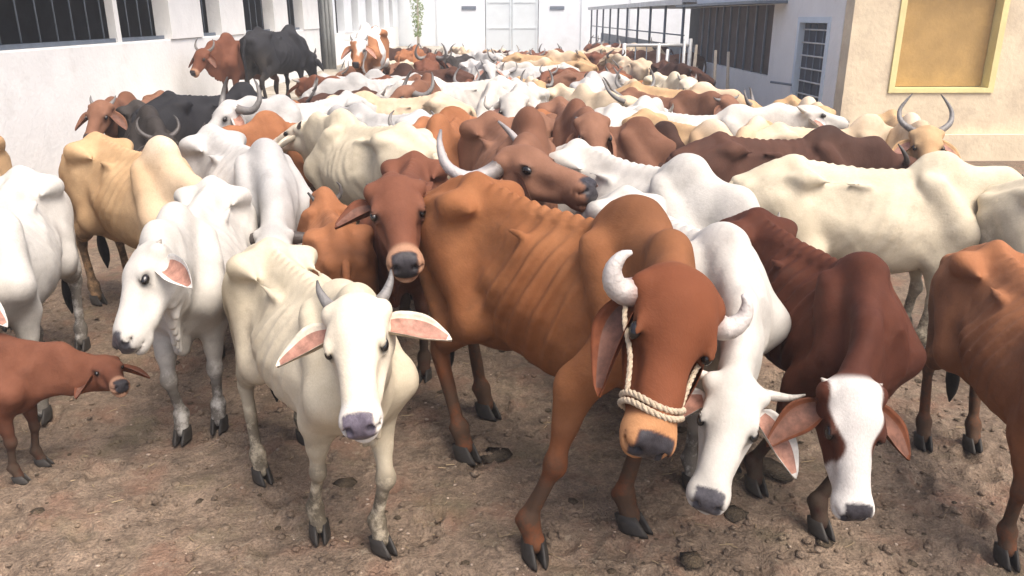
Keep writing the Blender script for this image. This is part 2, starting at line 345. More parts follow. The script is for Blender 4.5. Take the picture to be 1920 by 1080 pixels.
# ------------------------------------------------------------------ cow materials
def hide_mat(name, c1, c2, points=None, head=None, blaze=None, hump=None, nose=(.035, .032, .036), ring=None, eye=(.03, .025, .022), soil=(.055, .042, .03), soil_a=.9, patch=None):
    m, nt, b = new_mat(name); L = nt.links
    a1 = N(nt, 'ShaderNodeAttribute', attribute_name='m1'); a2 = N(nt, 'ShaderNodeAttribute', attribute_name='m2')
    s1 = N(nt, 'ShaderNodeSeparateColor'); L.new(a1.outputs['Color'], s1.inputs[0]); s2 = N(nt, 'ShaderNodeSeparateColor'); L.new(a2.outputs['Color'], s2.inputs[0])
    info = N(nt, 'ShaderNodeObjectInfo'); tc = N(nt, 'ShaderNodeTexCoord'); off = N(nt, 'ShaderNodeVectorMath', operation='ADD')
    cmb = N(nt, 'ShaderNodeCombineXYZ'); r10 = math_n(nt, 'MULTIPLY', info.outputs['Random'], 37.0); L.new(r10, cmb.inputs[0])
    L.new(tc.outputs['Object'], off.inputs[0]); L.new(cmb.outputs[0], off.inputs[1]); v = off.outputs[0]
    n1 = noise(nt, 2.6, 4, .6, v, .33, .67); n2 = noise(nt, 11, 4, .6, v, .3, .7)
    mp = N(nt, 'ShaderNodeMapping'); mp.inputs['Scale'].default_value = (26, 90, 30); L.new(v, mp.inputs[0]); hair = noise(nt, 3.2, 3, .7, mp.outputs[0], .25, .75)
    c = mix(nt, n1, [x * .9 for x in c1], c2); c = mix(nt, math_n(nt, 'MULTIPLY', n2, .38), c, [x * .70 for x in c1]); c = mix(nt, math_n(nt, 'MULTIPLY', noise(nt, 4.5, 5, .65, v, .55, .72), .28), c, [x * .55 + .02 for x in c1])
    if patch: c = mix(nt, noise(nt, patch[1], 2, .4, v, patch[2], patch[2] + .03), c, patch[0])
    if hump: c = mix(nt, math_n(nt, 'MULTIPLY', s2.outputs[1], .8), c, hump)
    if points: c = mix(nt, math_n(nt, 'MULTIPLY', s1.outputs[1], .9), c, points)
    if head: c = mix(nt, math_n(nt, 'MULTIPLY', s1.outputs[2], .95), c, mix(nt, n1, [x * .85 for x in head], [min(1, x * 1.12) for x in head]))
    if blaze: c = mix(nt, a1.outputs['Alpha'], c, blaze)
    if ring: c = mix(nt, math_n(nt, 'MULTIPLY', s2.outputs[2], .8), c, ring)
    sn = noise(nt, 9, 6, .7, v, .34, .52); sm = math_n(nt, 'MULTIPLY', math_n(nt, 'MULTIPLY', s2.outputs[0], sn), soil_a); c = mix(nt, sm, c, soil)
    st = noise(nt, 3.4, 8, .74, v, .575, .65); c = mix(nt, math_n(nt, 'MULTIPLY', math_n(nt, 'MULTIPLY', st, math_n(nt, 'SUBTRACT', 1.0, s1.outputs[2])), .34), c, [.5 * x + .5 * y for x, y in zip(soil, c1)])
    c = mix(nt, math_n(nt, 'MULTIPLY', a2.outputs['Alpha'], .85), c, eye)
    c = mix(nt, math_n(nt, 'MULTIPLY', hair, .32), c, [x * .45 for x in c1])
    c = mix(nt, s1.outputs[0], c, mix(nt, noise(nt, 60, 3, .6, v), [x * .8 for x in nose], [x * 1.2 for x in nose]))
    L.new(c, b.inputs['Base Color'])
    rr = N(nt, 'ShaderNodeMapRange'); L.new(s1.outputs[0], rr.inputs[0]); rr.inputs[3].default_value = .78; rr.inputs[4].default_value = .33
    L.new(rr.outputs[0], b.inputs['Roughness']); b.inputs['Specular IOR Level'].default_value = .14
    wv = N(nt, 'ShaderNodeTexWave'); wv.bands_direction = 'X'; wv.inputs['Scale'].default_value = 5.5; wv.inputs['Distortion'].default_value = 5; wv.inputs['Detail'].default_value = 3; wv.inputs['Detail Scale'].default_value = 1.2; L.new(v, wv.inputs[0])
    fold = math_n(nt, 'MULTIPLY', wv.outputs['Fac'], math_n(nt, 'MULTIPLY', s2.outputs[1], .4)); n3 = noise(nt, 26, 4, .6, v, .3, .7)
    hh = math_n(nt, 'ADD', math_n(nt, 'ADD', math_n(nt, 'MULTIPLY', hair, .35), math_n(nt, 'MULTIPLY', n3, .42)), math_n(nt, 'ADD', n2, fold)); bump(nt, b, hh, .22, .010)
    return m
def simple_mat(name, c, rough=.5, spec=.4, var=.2, scale=20):
    m, nt, b = new_mat(name); n = noise(nt, scale, 4, .6, obj_coord(nt)); nt.links.new(mix(nt, n, [x * (1 - var) for x in c], [min(1, x * (1 + var)) for x in c]), b.inputs['Base Color'])
    b.inputs['Roughness'].default_value = rough; b.inputs['Specular IOR Level'].default_value = spec; bump(nt, b, n, .2, .004); return m
def horn_mat(name, base, mid, tip):
    m, nt, b = new_mat(name); a = N(nt, 'ShaderNodeAttribute', attribute_name='along'); cr = N(nt, 'ShaderNodeValToRGB')
    e = cr.color_ramp.elements; e[0].position = .10; e[0].color = rgb(base); e[1].position = 1; e[1].color = rgb(tip)
    q = e.new(.34); q.color = rgb(mid); q = e.new(.78); q.color = rgb([.6 * x + .4 * y for x, y in zip(mid, tip)])
    nt.links.new(a.outputs['Fac'], cr.inputs[0]); v = obj_coord(nt); n = noise(nt, 40, 4, .6, v)
    nt.links.new(mix(nt, math_n(nt, 'MULTIPLY', n, .4), cr.outputs[0], [x * .5 for x in mid]), b.inputs['Base Color']); b.inputs['Roughness'].default_value = .45
    wv = N(nt, 'ShaderNodeMath', operation='SINE'); nt.links.new(math_n(nt, 'ADD', math_n(nt, 'MULTIPLY', a.outputs['Fac'], 85.0), math_n(nt, 'MULTIPLY', n, 3.0)), wv.inputs[0])
    bump(nt, b, math_n(nt, 'ADD', math_n(nt, 'MULTIPLY', wv.outputs[0], .10), n), .4, .005); return m

# ------------------------------------------------------------------ cow parts
def spline(pts, n):
    P = [np.array(q, float) for q in pts]; out = []
    P = [2 * P[0] - P[1]] + P + [2 * P[-1] - P[-2]]
    for j in range(n + 1):
        t = j / n * (len(P) - 3); i = min(int(t), len(P) - 4); t -= i; a, b, c, d = P[i:i + 4]
        out.append(.5 * (2 * b + (c - a) * t + (2 * a - 5 * b + 4 * c - d) * t * t + (3 * b - a - 3 * c + d) * t ** 3))
    return np.array(out)
def tube(pts, radii, seg=10, flat=None):
    """swept tube; returns verts, faces, along"""
    pts = np.array(pts); n = len(pts); T = np.gradient(pts, axis=0); T /= np.linalg.norm(T, axis=1)[:, None]
    up = np.array((0, 0, 1.0)) if abs(T[0][2]) < .9 else np.array((1.0, 0, 0)); V, al = [], []
    a = np.cross(T[0], up); a /= np.linalg.norm(a)
    for i in range(n):
        a = a - T[i] * (a @ T[i]); a /= np.linalg.norm(a); b = np.cross(T[i], a)
        for k in range(seg):
            t = 2 * math.pi * k / seg; V.append(pts[i] + radii[i] * (a * math.cos(t) + b * math.sin(t))); al.append(i / (n - 1))
    F_ = [(i * seg + k, i * seg + (k + 1) % seg, (i + 1) * seg + (k + 1) % seg, (i + 1) * seg + k) for i in range(n - 1) for k in range(seg)]
    F_ += [tuple(range(seg))[::-1], tuple((n - 1) * seg + k for k in range(seg))]
    return [tuple(x) for x in V], F_, al
def tube_mesh(name, pts, radii, mat, seg=10):
    V, F_, al = tube(pts, radii, seg); me = bpy.data.meshes.new(name); me.from_pydata(V, [], F_); me.update(); me.materials.append(mat)
    me.polygons.foreach_set('use_smooth', np.ones(len(me.polygons), bool))
    at = me.attributes.new('along', 'FLOAT', 'POINT'); at.data.foreach_set('value', np.array(al, np.float32)); return me
def part(name, me, parent):
    return link(bpy.data.objects.new(name, me), parent)
HORNS = {  # control points in head units (u towards muzzle, v outwards, w out of forehead), base radius
 'gir':   ([(.05, .075, -.045), (.085, .145, -.055), (.085, .20, -.045), (.045, .232, -.02), (.0, .222, .005), (-.022, .195, .015)], .05),
 'short': ([(.02, .07, -.03), (-.02, .105, -.03), (-.07, .13, -.02), (-.11, .135, -.01)], .026),
 'side':  ([(.02, .06, -.04), (.01, .12, -.04), (.0, .19, -.03), (-.02, .235, -.01)], .026),
 'big':   ([(.03, .07, -.04), (.02, .16, -.08), (-.02, .25, -.10), (-.12, .29, -.07), (-.21, .26, .0), (-.26, .21, .05)], .046),
 'lyre':  ([(.02, .06, -.03), (-.03, .12, -.04), (-.11, .19, -.04), (-.21, .20, -.02), (-.29, .15, .02), (-.34, .11, .04)], .032),
 'cres':  ([(.02, .06, -.03), (-.02, .13, -.03), (-.08, .18, -.01), (-.15, .18, .02), (-.19, .15, .04)], .03),
 'stub':  ([(.01, .07, -.03), (-.005, .10, -.03), (-.02, .12, -.03)], .022),
 'low':   ([(.03, .07, -.05), (.05, .15, -.09), (.05, .22, -.13), (.0, .28, -.14), (-.07, .28, -.10)], .036)}
EARS = {   # direction (u,v,w), bend, length, width, cup, flat normal
 'hang':  ((.72, .44, -.42), (.26, -.24, .05), .235, .062, .75),
 'gir':   ((.86, .36, -.36), (.30, -.24, .10), .235, .050, 1.0),
 'level': ((.12, .98, -.10), (.16, -.02, -.06), .24, .054, .75),
 'droop': ((.42, .82, -.22), (.22, -.08, -.04), .25, .055, .8),
 'back':  ((-.05, .80, -.55), (.10, .0, -.1), .22, .055, .5)}
def horn_part(fr, style, side, mat, parent, seg=10, scale=1.0):
    P, u, v, w, hs = fr; pts, r = HORNS[style]; b0 = np.array(pts[0])
    W = [np.array(P + (u * q[0] + v * (q[1] * side) + w * q[2]) * hs) for q in [b0 + (np.array(p_) - b0) * scale for p_ in pts]]
    n = 14; sp = spline(W, n); rad = [r * hs * (1 - .86 * (i / n) ** 1.25) * min(1, scale ** .5) for i in range(n + 1)]
    return part('horn', tube_mesh('horn', sp, rad, mat, seg), parent)
def ear_part(fr, style, side, mats, parent, length=1.0, twist=0.0):
    P, u, v, w, hs = fr; d, bnd, L, W, cup = EARS[style]; L *= length
    A = lambda q: np.array(u) * q[0] + np.array(v) * q[1] * side + np.array(w) * q[2]
    root = np.array(P) + A((.085, .088, -.085)) * hs; n, m = 14, 11
    dv = A(d); dv /= np.linalg.norm(dv); bv = A(bnd); V = []
    for layer in (0, 1):
        for i in range(n + 1):
            t = i / n; c = root + (dv * t + bv * t * t) * L * hs; tg = dv + 2 * bv * t; tg /= np.linalg.norm(tg)
            fn = A((-.25, .25, 1.0)) if style in ('level', 'droop', 'back') else A((.1, .9, .45))
            sidev = np.cross(tg, fn); sidev /= np.linalg.norm(sidev); nrm = np.cross(sidev, tg)
            if twist: sidev, nrm = sidev * math.cos(twist) + nrm * math.sin(twist) * side, nrm * math.cos(twist) - sidev * math.sin(twist) * side
            wd = W * hs * (1 + .06 * math.sin(9 * t + 2 * side)) * (.32 * (1 - t) ** 2 + 1.0 * math.sin(math.pi * min(1, t ** .8 * .97 + .015)) ** .75) * (1 if t < 1 else .2)
            for k in range(m):
                ph = k / (m - 1) * 2 - 1; cu = cup * (1 - .5 * t)
                V.append(c + sidev * wd * math.sin(ph * (1 + .35 * cu)) / math.sin(1 + .35 * cu) + nrm * (wd * cu * (ph * ph) - (layer * (.010 * hs * (1 - ph * ph) + .002))))
    F_, mi = [], []; S = (n + 1) * m
    for i in range(n):
        for k in range(m - 1):
            a = i * m + k; q = (a, a + 1, a + m + 1, a + m); F_.append(q if side > 0 else q[::-1]); mi.append(1 if 2 <= k < m - 3 and 0 < i < n - 1 else 0)
            q = (a + S, a + m + S, a + m + 1 + S, a + 1 + S); F_.append(q if side > 0 else q[::-1]); mi.append(0)
    for i in range(n):
        for k in (0, m - 1):
            a = i * m + k; q = (a, a + m, a + m + S, a + S); F_.append(q); mi.append(0)
    for i in (0, n):
        for k in range(m - 1):
            a = i * m + k; F_.append((a, a + 1, a + 1 + S, a + S)); mi.append(0)
    me = bpy.data.meshes.new('ear'); me.from_pydata([tuple(x) for x in V], [], F_); me.update()
    for q in mats: me.materials.append(q)
    me.polygons.foreach_set('material_index', np.array(mi, np.int32)); me.polygons.foreach_set('use_smooth', np.ones(len(F_), bool))
    return part('ear', me, parent)
def eye_part(fr, side, mat, parent, fw=1.0):
    P, u, v, w, hs = fr; c = P + (u * .188 + v * (.096 * side * fw) - w * .013) * hs; V, F_ = [], []
    n, m = 8, 12; r = (.027, .017, .019)
    for i in range(n + 1):
        th = math.pi * i / n
        for k in range(m):
            ph = 2 * math.pi * k / m; q = c + (u * (r[0] * math.cos(th)) + v * (r[1] * math.sin(th) * math.cos(ph)) + w * (r[2] * math.sin(th) * math.sin(ph))) * hs; V.append(tuple(q))
    F_ = [(i * m + k, i * m + (k + 1) % m, (i + 1) * m + (k + 1) % m, (i + 1) * m + k) for i in range(n) for k in range(m)]
    me = bpy.data.meshes.new('eye'); me.from_pydata(V, [], F_); me.update(); me.materials.append(mat); me.polygons.foreach_set('use_smooth', np.ones(len(F_), bool))
    return part('eye', me, parent)
def hoof_mesh(mat):
    V, F_ = [], []
    for sd_ in (-1, 1):
        base = len(V); out = []
        for k in range(12):
            t = 2 * math.pi * k / 12; x = math.cos(t); y = math.sin(t)
            out.append((.062 * x * (1.25 if x > 0 else .85) + .012 - .012 * abs(y), .024 * y * (1 - .28 * max(x, 0)) - (.010 * max(x, 0) ** 2)))
        for zi, (z, sc, dx) in enumerate(((.0, 1.0, .012), (.012, 1.02, .010), (.04, .90, -.006), (.072, .74, -.022))):
            for (x, y) in out: V.append((x * sc + dx, sd_ * (.028 + y * sc), z + (0 if z < .02 else -.012 * (x < -.02))))
        for zi in range(3):
            for k in range(12):
                q = (base + zi * 12 + k, base + zi * 12 + (k + 1) % 12, base + (zi + 1) * 12 + (k + 1) % 12, base + (zi + 1) * 12 + k); F_.append(q if sd_ > 0 else q[::-1])
        F_.append(tuple(base + 36 + k for k in range(12))[::sd_]); F_.append(tuple(base + k for k in range(12))[::-sd_])
    me = bpy.data.meshes.new('hoof'); me.from_pydata(V, [], F_); me.update(); me.materials.append(mat); me.polygons.foreach_set('use_smooth', np.ones(len(F_), bool)); return me
# ------------------------------------------------------------------ setting: ground
def boxv(x0, x1, y0, y1, z0, z1, b=0.0):
    if b <= 0:
        V = [(x, y, z) for z in (z0, z1) for x, y in ((x0, y0), (x1, y0), (x1, y1), (x0, y1))]
        return V, [(3, 2, 1, 0), (4, 5, 6, 7), (0, 1, 5, 4), (1, 2, 6, 5), (2, 3, 7, 6), (3, 0, 4, 7)]
    c = lambda z, q: [(x0 + q, y0 + q, z), (x1 - q, y0 + q, z), (x1 - q, y1 - q, z), (x0 + q, y1 - q, z)]
    V = c(z0, 0) + c(z1 - b, 0) + c(z1, b)
    F_ = [(3, 2, 1, 0), (8, 9, 10, 11)] + [(r * 4 + i, r * 4 + (i + 1) % 4, r * 4 + 4 + (i + 1) % 4, r * 4 + 4 + i) for r in (0, 1) for i in range(4)]
    return V, F_
def box(name, x0, x1, y0, y1, z0, z1, mat, parent=None, b=0.0):
    V, F_ = boxv(x0, x1, y0, y1, z0, z1, b); return mesh_obj(name, V, F_, mat, parent)
def bar(name, a, b, r, mat, parent=None, seg=8, r2=None):
    V, F_, _ = tube([np.array(a, float), (np.array(a, float) + np.array(b, float)) / 2, np.array(b, float)], [r, (r + (r2 or r)) / 2, r2 or r], seg)
    return mesh_obj(name, V, F_, mat, parent, True)

def dirt_mat():
    m, nt, b = new_mat('trampled_dung_and_dirt'); v = obj_coord(nt)
    a = noise(nt, .9, 6, .65, v, .40, .60); c2 = noise(nt, 5.5, 6, .68, v, .38, .62); c3 = noise(nt, 24, 5, .7, v, .4, .62); c4 = noise(nt, 85, 3, .6, v, .45, .62)
    big = mix(nt, a, (.17, .122, .088), (.345, .255, .183))
    c = mix(nt, c2, big, (.125, .092, .066)); c = mix(nt, math_n(nt, 'MULTIPLY', c3, .55), c, (.34, .255, .18)); c = mix(nt, math_n(nt, 'MULTIPLY', c4, .45), c, (.085, .063, .048))
    red = noise(nt, 3.1, 5, .6, v, .52, .66); c = mix(nt, math_n(nt, 'MULTIPLY', red, .5), c, (.25, .135, .09))
    grn = noise(nt, 2.2, 5, .6, v, .56, .68); c = mix(nt, math_n(nt, 'MULTIPLY', grn, .4), c, (.17, .15, .085))
    pale = noise(nt, 15, 4, .7, v, .60, .68); c = mix(nt, math_n(nt, 'MULTIPLY', pale, .5), c, (.36, .30, .22))
    nt.links.new(c, b.inputs['Base Color']); b.inputs['Roughness'].default_value = .8; b.inputs['Specular IOR Level'].default_value = .25
    h = math_n(nt, 'ADD', math_n(nt, 'MULTIPLY', c2, 1.0), math_n(nt, 'ADD', math_n(nt, 'MULTIPLY', c3, .5), math_n(nt, 'MULTIPLY', c4, .2)))
    bump(nt, b, h, .7, .03); return m
M_DIRT = dirt_mat()
def gz(x, y):
    h = .010 * np.sin(3.1 * x + 1.7 * np.sin(2.3 * y)) * np.sin(2.7 * y + .8 * np.sin(3.7 * x)) + .007 * np.sin(9.3 * x + 2 * np.sin(6.1 * y)) * np.sin(8.1 * y + 1.4 * np.sin(7.7 * x))
    h = h + .005 * np.sin(23 * x + 2 * np.sin(17 * y)) * np.sin(21 * y + 2 * np.sin(19 * x)) + .0035 * np.sin(47 * x + 3 * np.sin(31 * y)) * np.sin(53 * y + 2 * np.sin(37 * x))
    return h - .006
_gx = np.linspace(-3.6, 3.6, 361); _gy = np.linspace(1.2, 6.4, 261); _rs = np.random.default_rng(5)
GX, GY = np.meshgrid(_gx, _gy, indexing='ij'); GZ = gz(GX, GY)
for _ in range(420):                                              # hoof prints
    hx, hy, ha = _rs.uniform(-3.4, 3.4), _rs.uniform(1.4, 6.2), _rs.uniform(0, 6.28); dx, dy = GX - hx, GY - hy
    uu = dx * math.cos(ha) + dy * math.sin(ha); vv = -dx * math.sin(ha) + dy * math.cos(ha); r2 = (uu / .065) ** 2 + (np.abs(vv) / .05) ** 2
    GZ += -.022 * np.exp(-r2 ** 2) + .012 * np.exp(-((np.sqrt(r2) - 1.35) / .3) ** 2)
edge = np.minimum(np.minimum(GX + 3.6, 3.6 - GX), np.minimum(GY - 1.2, 6.4 - GY)); GZ = np.where(edge < .02, -.02, np.clip(GZ, -.038, .022))
nx, ny = GX.shape; gv = list(zip(GX.ravel().tolist(), GY.ravel().tolist(), GZ.ravel().tolist()))
gf = [(i * ny + j, (i + 1) * ny + j, (i + 1) * ny + j + 1, i * ny + j + 1) for i in range(nx - 1) for j in range(ny - 1)]
far = [(-80, -60, -.02), (80, -60, -.02), (80, 90, -.02), (-80, 90, -.02), (-3.6, 1.2, -.02), (3.6, 1.2, -.02), (3.6, 6.4, -.02), (-3.6, 6.4, -.02)]
n0 = len(gv); gv += far; gf += [tuple(n0 + k for k in q) for q in ((0, 1, 5, 4), (1, 2, 6, 5), (2, 3, 7, 6), (3, 0, 4, 7))]
tag(mesh_obj('ground', gv, gf, M_DIRT, None, True), kind='structure')
def ground_z(x, y):
    i = int(round((x + 3.6) / .02)); j = int(round((y - 1.2) / .02))
    return float(GZ[min(max(i, 0), nx - 1), min(max(j, 0), ny - 1)])
# loose clods, stones and straw that nobody could count
def clods(name, n, r0, r1, mat, label, flat=.6, power=1.6, seed=1):
    rs = random.Random(seed); V, F_ = [], []
    ico = [(0, 0, 1), (.894, 0, .447), (.276, .851, .447), (-.724, .526, .447), (-.724, -.526, .447), (.276, -.851, .447), (.724, .526, -.447), (-.276, .851, -.447), (-.894, 0, -.447), (-.276, -.851, -.447), (.724, -.526, -.447), (0, 0, -1)]
    tri = [(0, 1, 2), (0, 2, 3), (0, 3, 4), (0, 4, 5), (0, 5, 1), (1, 6, 2), (2, 7, 3), (3, 8, 4), (4, 9, 5), (5, 10, 1), (2, 6, 7), (3, 7, 8), (4, 8, 9), (5, 9, 10), (1, 10, 6), (6, 11, 7), (7, 11, 8), (8, 11, 9), (9, 11, 10), (10, 11, 6)]
    for _ in range(n):
        y = 1.35 + 4.6 * rs.random() ** 1.5; x = rs.uniform(-1, 1) * (.75 * y + .35); x = max(-3.5, min(3.5, x)); r = r0 + (r1 - r0) * rs.random() ** power * (1 if rs.random() < .9 else 1.3); z = ground_z(x, y); a = rs.random() * 6.28; b = len(V)
        sx, sy, sz = r * rs.uniform(.7, 1.3), r * rs.uniform(.7, 1.3), r * flat * rs.uniform(.6, 1.2)
        for p in ico:
            q = 1 + rs.uniform(-.28, .28); px, py = p[0] * sx * q, p[1] * sy * q; V.append((x + px * math.cos(a) - py * math.sin(a), y + px * math.sin(a) + py * math.cos(a), z + p[2] * sz * q + sz * .25))
        F_ += [(b + i, b + j, b + k) for i, j, k in tri]
    o = mesh_obj(name, V, F_, mat, None, True); tag(o, label, name.replace('_', ' '), kind='stuff'); return o
clods('dirt_clods', 6000, .004, .022, M_DIRT, 'loose brown dirt clods trampled over the yard', .6, 2.2, 3)
clods('dung_lumps', 320, .010, .042, plain_mat('dung_lump', (.105, .078, .05), .9, .5, 14.0, .9), 'dark lumps of dried dung on the yard floor', .30, 2.6, 4)
clods('pale_stones', 1100, .003, .011, plain_mat('pale_stone', (.37, .29, .225), .9, .4, 3.0, .4), 'small pale stones scattered on the yard floor', .6, 2.0, 5)
clods('dung_pats', 7, .06, .13, plain_mat('dung_pat', (.115, .088, .06), .85, .5, 12.0, 1.0), 'flat dark cow pats trodden into the yard floor', .14, 1.2, 8)
def straw():
    rs = random.Random(9); V, F_ = [], []
    for _ in range(500):
        y = 1.35 + 4.4 * rs.random() ** 1.4; x = rs.uniform(-1, 1) * (.75 * y + .3); x = max(-3.5, min(3.5, x)); L = rs.uniform(.008, .034); a = rs.random() * 6.28; z = ground_z(x, y) + .006; w = rs.uniform(.0012, .0028); t = rs.uniform(-.12, .2); b = len(V)
        dx, dy = math.cos(a) * L, math.sin(a) * L; nx_, ny_ = -math.sin(a) * w, math.cos(a) * w
        for s_, zz in ((-1, 0), (1, t * L)):
            for k in ((nx_, ny_, 0), (-nx_, -ny_, 0), (0, 0, w * 1.5)): V.append((x + s_ * dx + k[0], y + s_ * dy + k[1], z + zz + k[2]))
        F_ += [(b, b + 3, b + 4, b + 1), (b + 1, b + 4, b + 5, b + 2), (b + 2, b + 5, b + 3, b), (b, b + 1, b + 2), (b + 5, b + 4, b + 3)]
    tag(mesh_obj('straw', V, F_, plain_mat('straw', (.30, .225, .135), .85, .4, 2.0, .1)), 'broken bits of straw strewn over the dirt', 'straw', kind='stuff')
straw()

# ------------------------------------------------------------------ setting: buildings
GRIME = (.30, .27, .20)
M_WHITE = plain_mat('whitewashed_plaster', (.78, .78, .76), .85, .05, 2.0, .25, dirt=(GRIME, 1.3, .58, .76, .28))
M_BLUEWHITE = plain_mat('pale_blue_white_plaster', (.72, .76, .79), .85, .05, 1.5, .15, dirt=((.5, .52, .52), .8, .55, .75, .4))
M_GATE = plain_mat('pale_blue_painted_steel', (.64, .70, .72), .55, .05, 1.5, .08, dirt=((.45, .47, .46), 1.5, .58, .75, .35))
M_BEIGE = plain_mat('beige_plaster', (.66, .56, .40), .85, .08, 2.0, .3, dirt=((.42, .34, .25), 1.6, .5, .68, .55))
M_YELLOW = plain_mat('yellow_paint', (.70, .62, .30), .7, .08, 3.0, .1)
M_OCHRE = plain_mat('ochre_board', (.42, .27, .10), .7, .12, 3.0, .15)
M_CONC = plain_mat('worn_concrete', (.40, .37, .31), .9, .15, 1.6, .35, dirt=((.20, .16, .11), 1.4, .45, .65, .7))
M_STEEL = plain_mat('grey_blue_steel', (.14, .17, .21), .5, .15, 6.0, .1, metal=.3)
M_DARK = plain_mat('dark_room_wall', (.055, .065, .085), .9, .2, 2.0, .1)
M_TIN = plain_mat('weathered_tin_roof', (.55, .57, .58), .5, .12, 3.0, .15, metal=.4)
M_GREYP = plain_mat('grey_corrugated_sheet', (.27, .28, .27), .7, .15, 3.0, .2)
M_PIPE = plain_mat('pale_galvanised_pipe', (.62, .62, .60), .5, .12, 8.0, .1, metal=.3)
M_WOOD = plain_mat('sun_bleached_pole', (.44, .38, .30), .85, .2, 5.0, .3)
M_NET = plain_mat('brown_shade_mesh', (.085, .062, .055), .9, .25, 4.0, .2)
M_DOORF = plain_mat('pale_blue_door_frame', (.55, .64, .72), .5, .06, 4.0, .08)
# raised concrete platform on the left
PZ = .45
box_plat = box('platform', -5.6, -3.0, 12.2, 47.9, -.1, PZ, M_CONC, None, .03); tag(box_plat, kind='structure')
WX = -5.6
lb = empty('cattle_barn', (WX, 20, 0)); tag(lb, 'long whitewashed barn with dark window bays along the left', 'building')
def ch(name, x0, x1, y0, y1, z0, z1, mat, par, base, b=0):
    o = box(name, x0 - base[0], x1 - base[0], y0 - base[1], y1 - base[1], z0, z1, mat, None, b); o.parent = par; return o
LB = (WX, 20)
ch('parapet_wall', WX - .25, WX, 3.0, 26.6, -.1, 1.72, M_WHITE, lb, LB, .02)
ch('lintel', WX - .25, WX + .02, 3.0, 26.6, 3.15, 3.7, M_WHITE, lb, LB)
ch('roof', WX - 6, WX + .7, 2.6, 27, 3.7, 3.85, M_TIN, lb, LB)
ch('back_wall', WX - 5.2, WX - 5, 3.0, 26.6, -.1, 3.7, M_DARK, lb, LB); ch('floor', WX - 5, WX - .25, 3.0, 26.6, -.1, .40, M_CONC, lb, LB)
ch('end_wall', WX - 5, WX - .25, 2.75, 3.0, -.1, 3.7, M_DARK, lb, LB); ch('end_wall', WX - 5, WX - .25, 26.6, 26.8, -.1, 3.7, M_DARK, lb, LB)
PIL = [(5.2, 5.9), (8.6, 9.3), (14.45, 16.0), (17.1, 18.7), (21.2, 22.6), (24.4, 26.5)]
for y0, y1 in PIL: ch('pillar', WX - .24, WX + .035, y0, y1, 1.72, 3.15, M_WHITE, lb, LB, .0)
gaps = [(3.0, 5.2)] + [(PIL[i][1], PIL[i + 1][0]) for i in range(len(PIL) - 1)]
for g0, g1 in gaps:
    fr_ = ch('window_frame', WX - .16, WX - .10, g0, g1, 1.722, 1.78, M_STEEL, lb, LB)
    k = max(2, int((g1 - g0) / .42))
    for i in range(1, k): o = bar('window_bar', (WX - .13 - WX, g0 + (g1 - g0) * i / k - 20, 1.75), (WX - .13 - WX, g0 + (g1 - g0) * i / k - 20, 3.15), .011, M_STEEL, lb, 6)
    if g1 - g0 > 4:
        for yy in (12.6,): ch('window_post', WX - .19, WX - .07, yy, yy + .14, 1.722, 3.15, M_WHITE, lb, LB)
# further wing with narrow piers, grey corrugated corner
fw_ = empty('far_wing', (WX, 38, 0)); tag(fw_, 'far white wing with narrow piers beyond the grey corner post', 'building'); FB = (WX, 38)
ch('wall', WX - .25, WX + .01, 28.2, 48, -.1, 1.5, M_WHITE, fw_, FB); ch('lintel', WX - .25, WX + .02, 28.2, 48, 3.1, 3.8, M_WHITE, fw_, FB); ch('back_wall', WX - 2.2, WX - 2, 28.2, 48, -.1, 3.8, M_DARK, fw_, FB); ch('roof', WX - 2.4, WX + .5, 28, 48, 3.8, 3.95, M_TIN, fw_, FB)
for y0, y1 in ((28.2, 29.3), (31, 32.6), (34.2, 36.2), (38, 40.2), (42, 44), (45.6, 48)): ch('pier', WX - .24, WX + .03, y0, y1, 1.5, 3.1, M_BLUEWHITE, fw_, FB)
cp = empty('corner_post', (WX + .15, 27.5, 0)); tag(cp, 'grey corrugated corner post between barn and far wing', 'post')
for i in range(7): bar('corrugation', (-.14 + .0 * i, -.42 + .13 * i, PZ), (-.14, -.42 + .13 * i, 3.7), .075, M_GREYP, cp, 10)
for i in range(3): bar('corrugation', (-.08 + .12 * i, -.46, PZ), (-.08 + .12 * i, -.46, 3.7), .075, M_GREYP, cp, 10)
# white water trough on the platform
tr = empty('water_trough', (-4.1, 26.2, PZ)); tag(tr, 'white concrete trough block on the raised left platform', 'trough')
V, F_ = boxv(-.55, .55, -.7, .7, 0, .95, .03); mesh_obj('basin', V, F_, M_WHITE, tr)
for (x0, x1, y0, y1) in ((-.55, -.45, -.7, .7), (.45, .55, -.7, .7), (-.45, .45, -.7, -.6), (-.45, .45, .6, .7)): box('rim', x0, x1, y0, y1, .952, 1.06, M_WHITE, tr, .01)
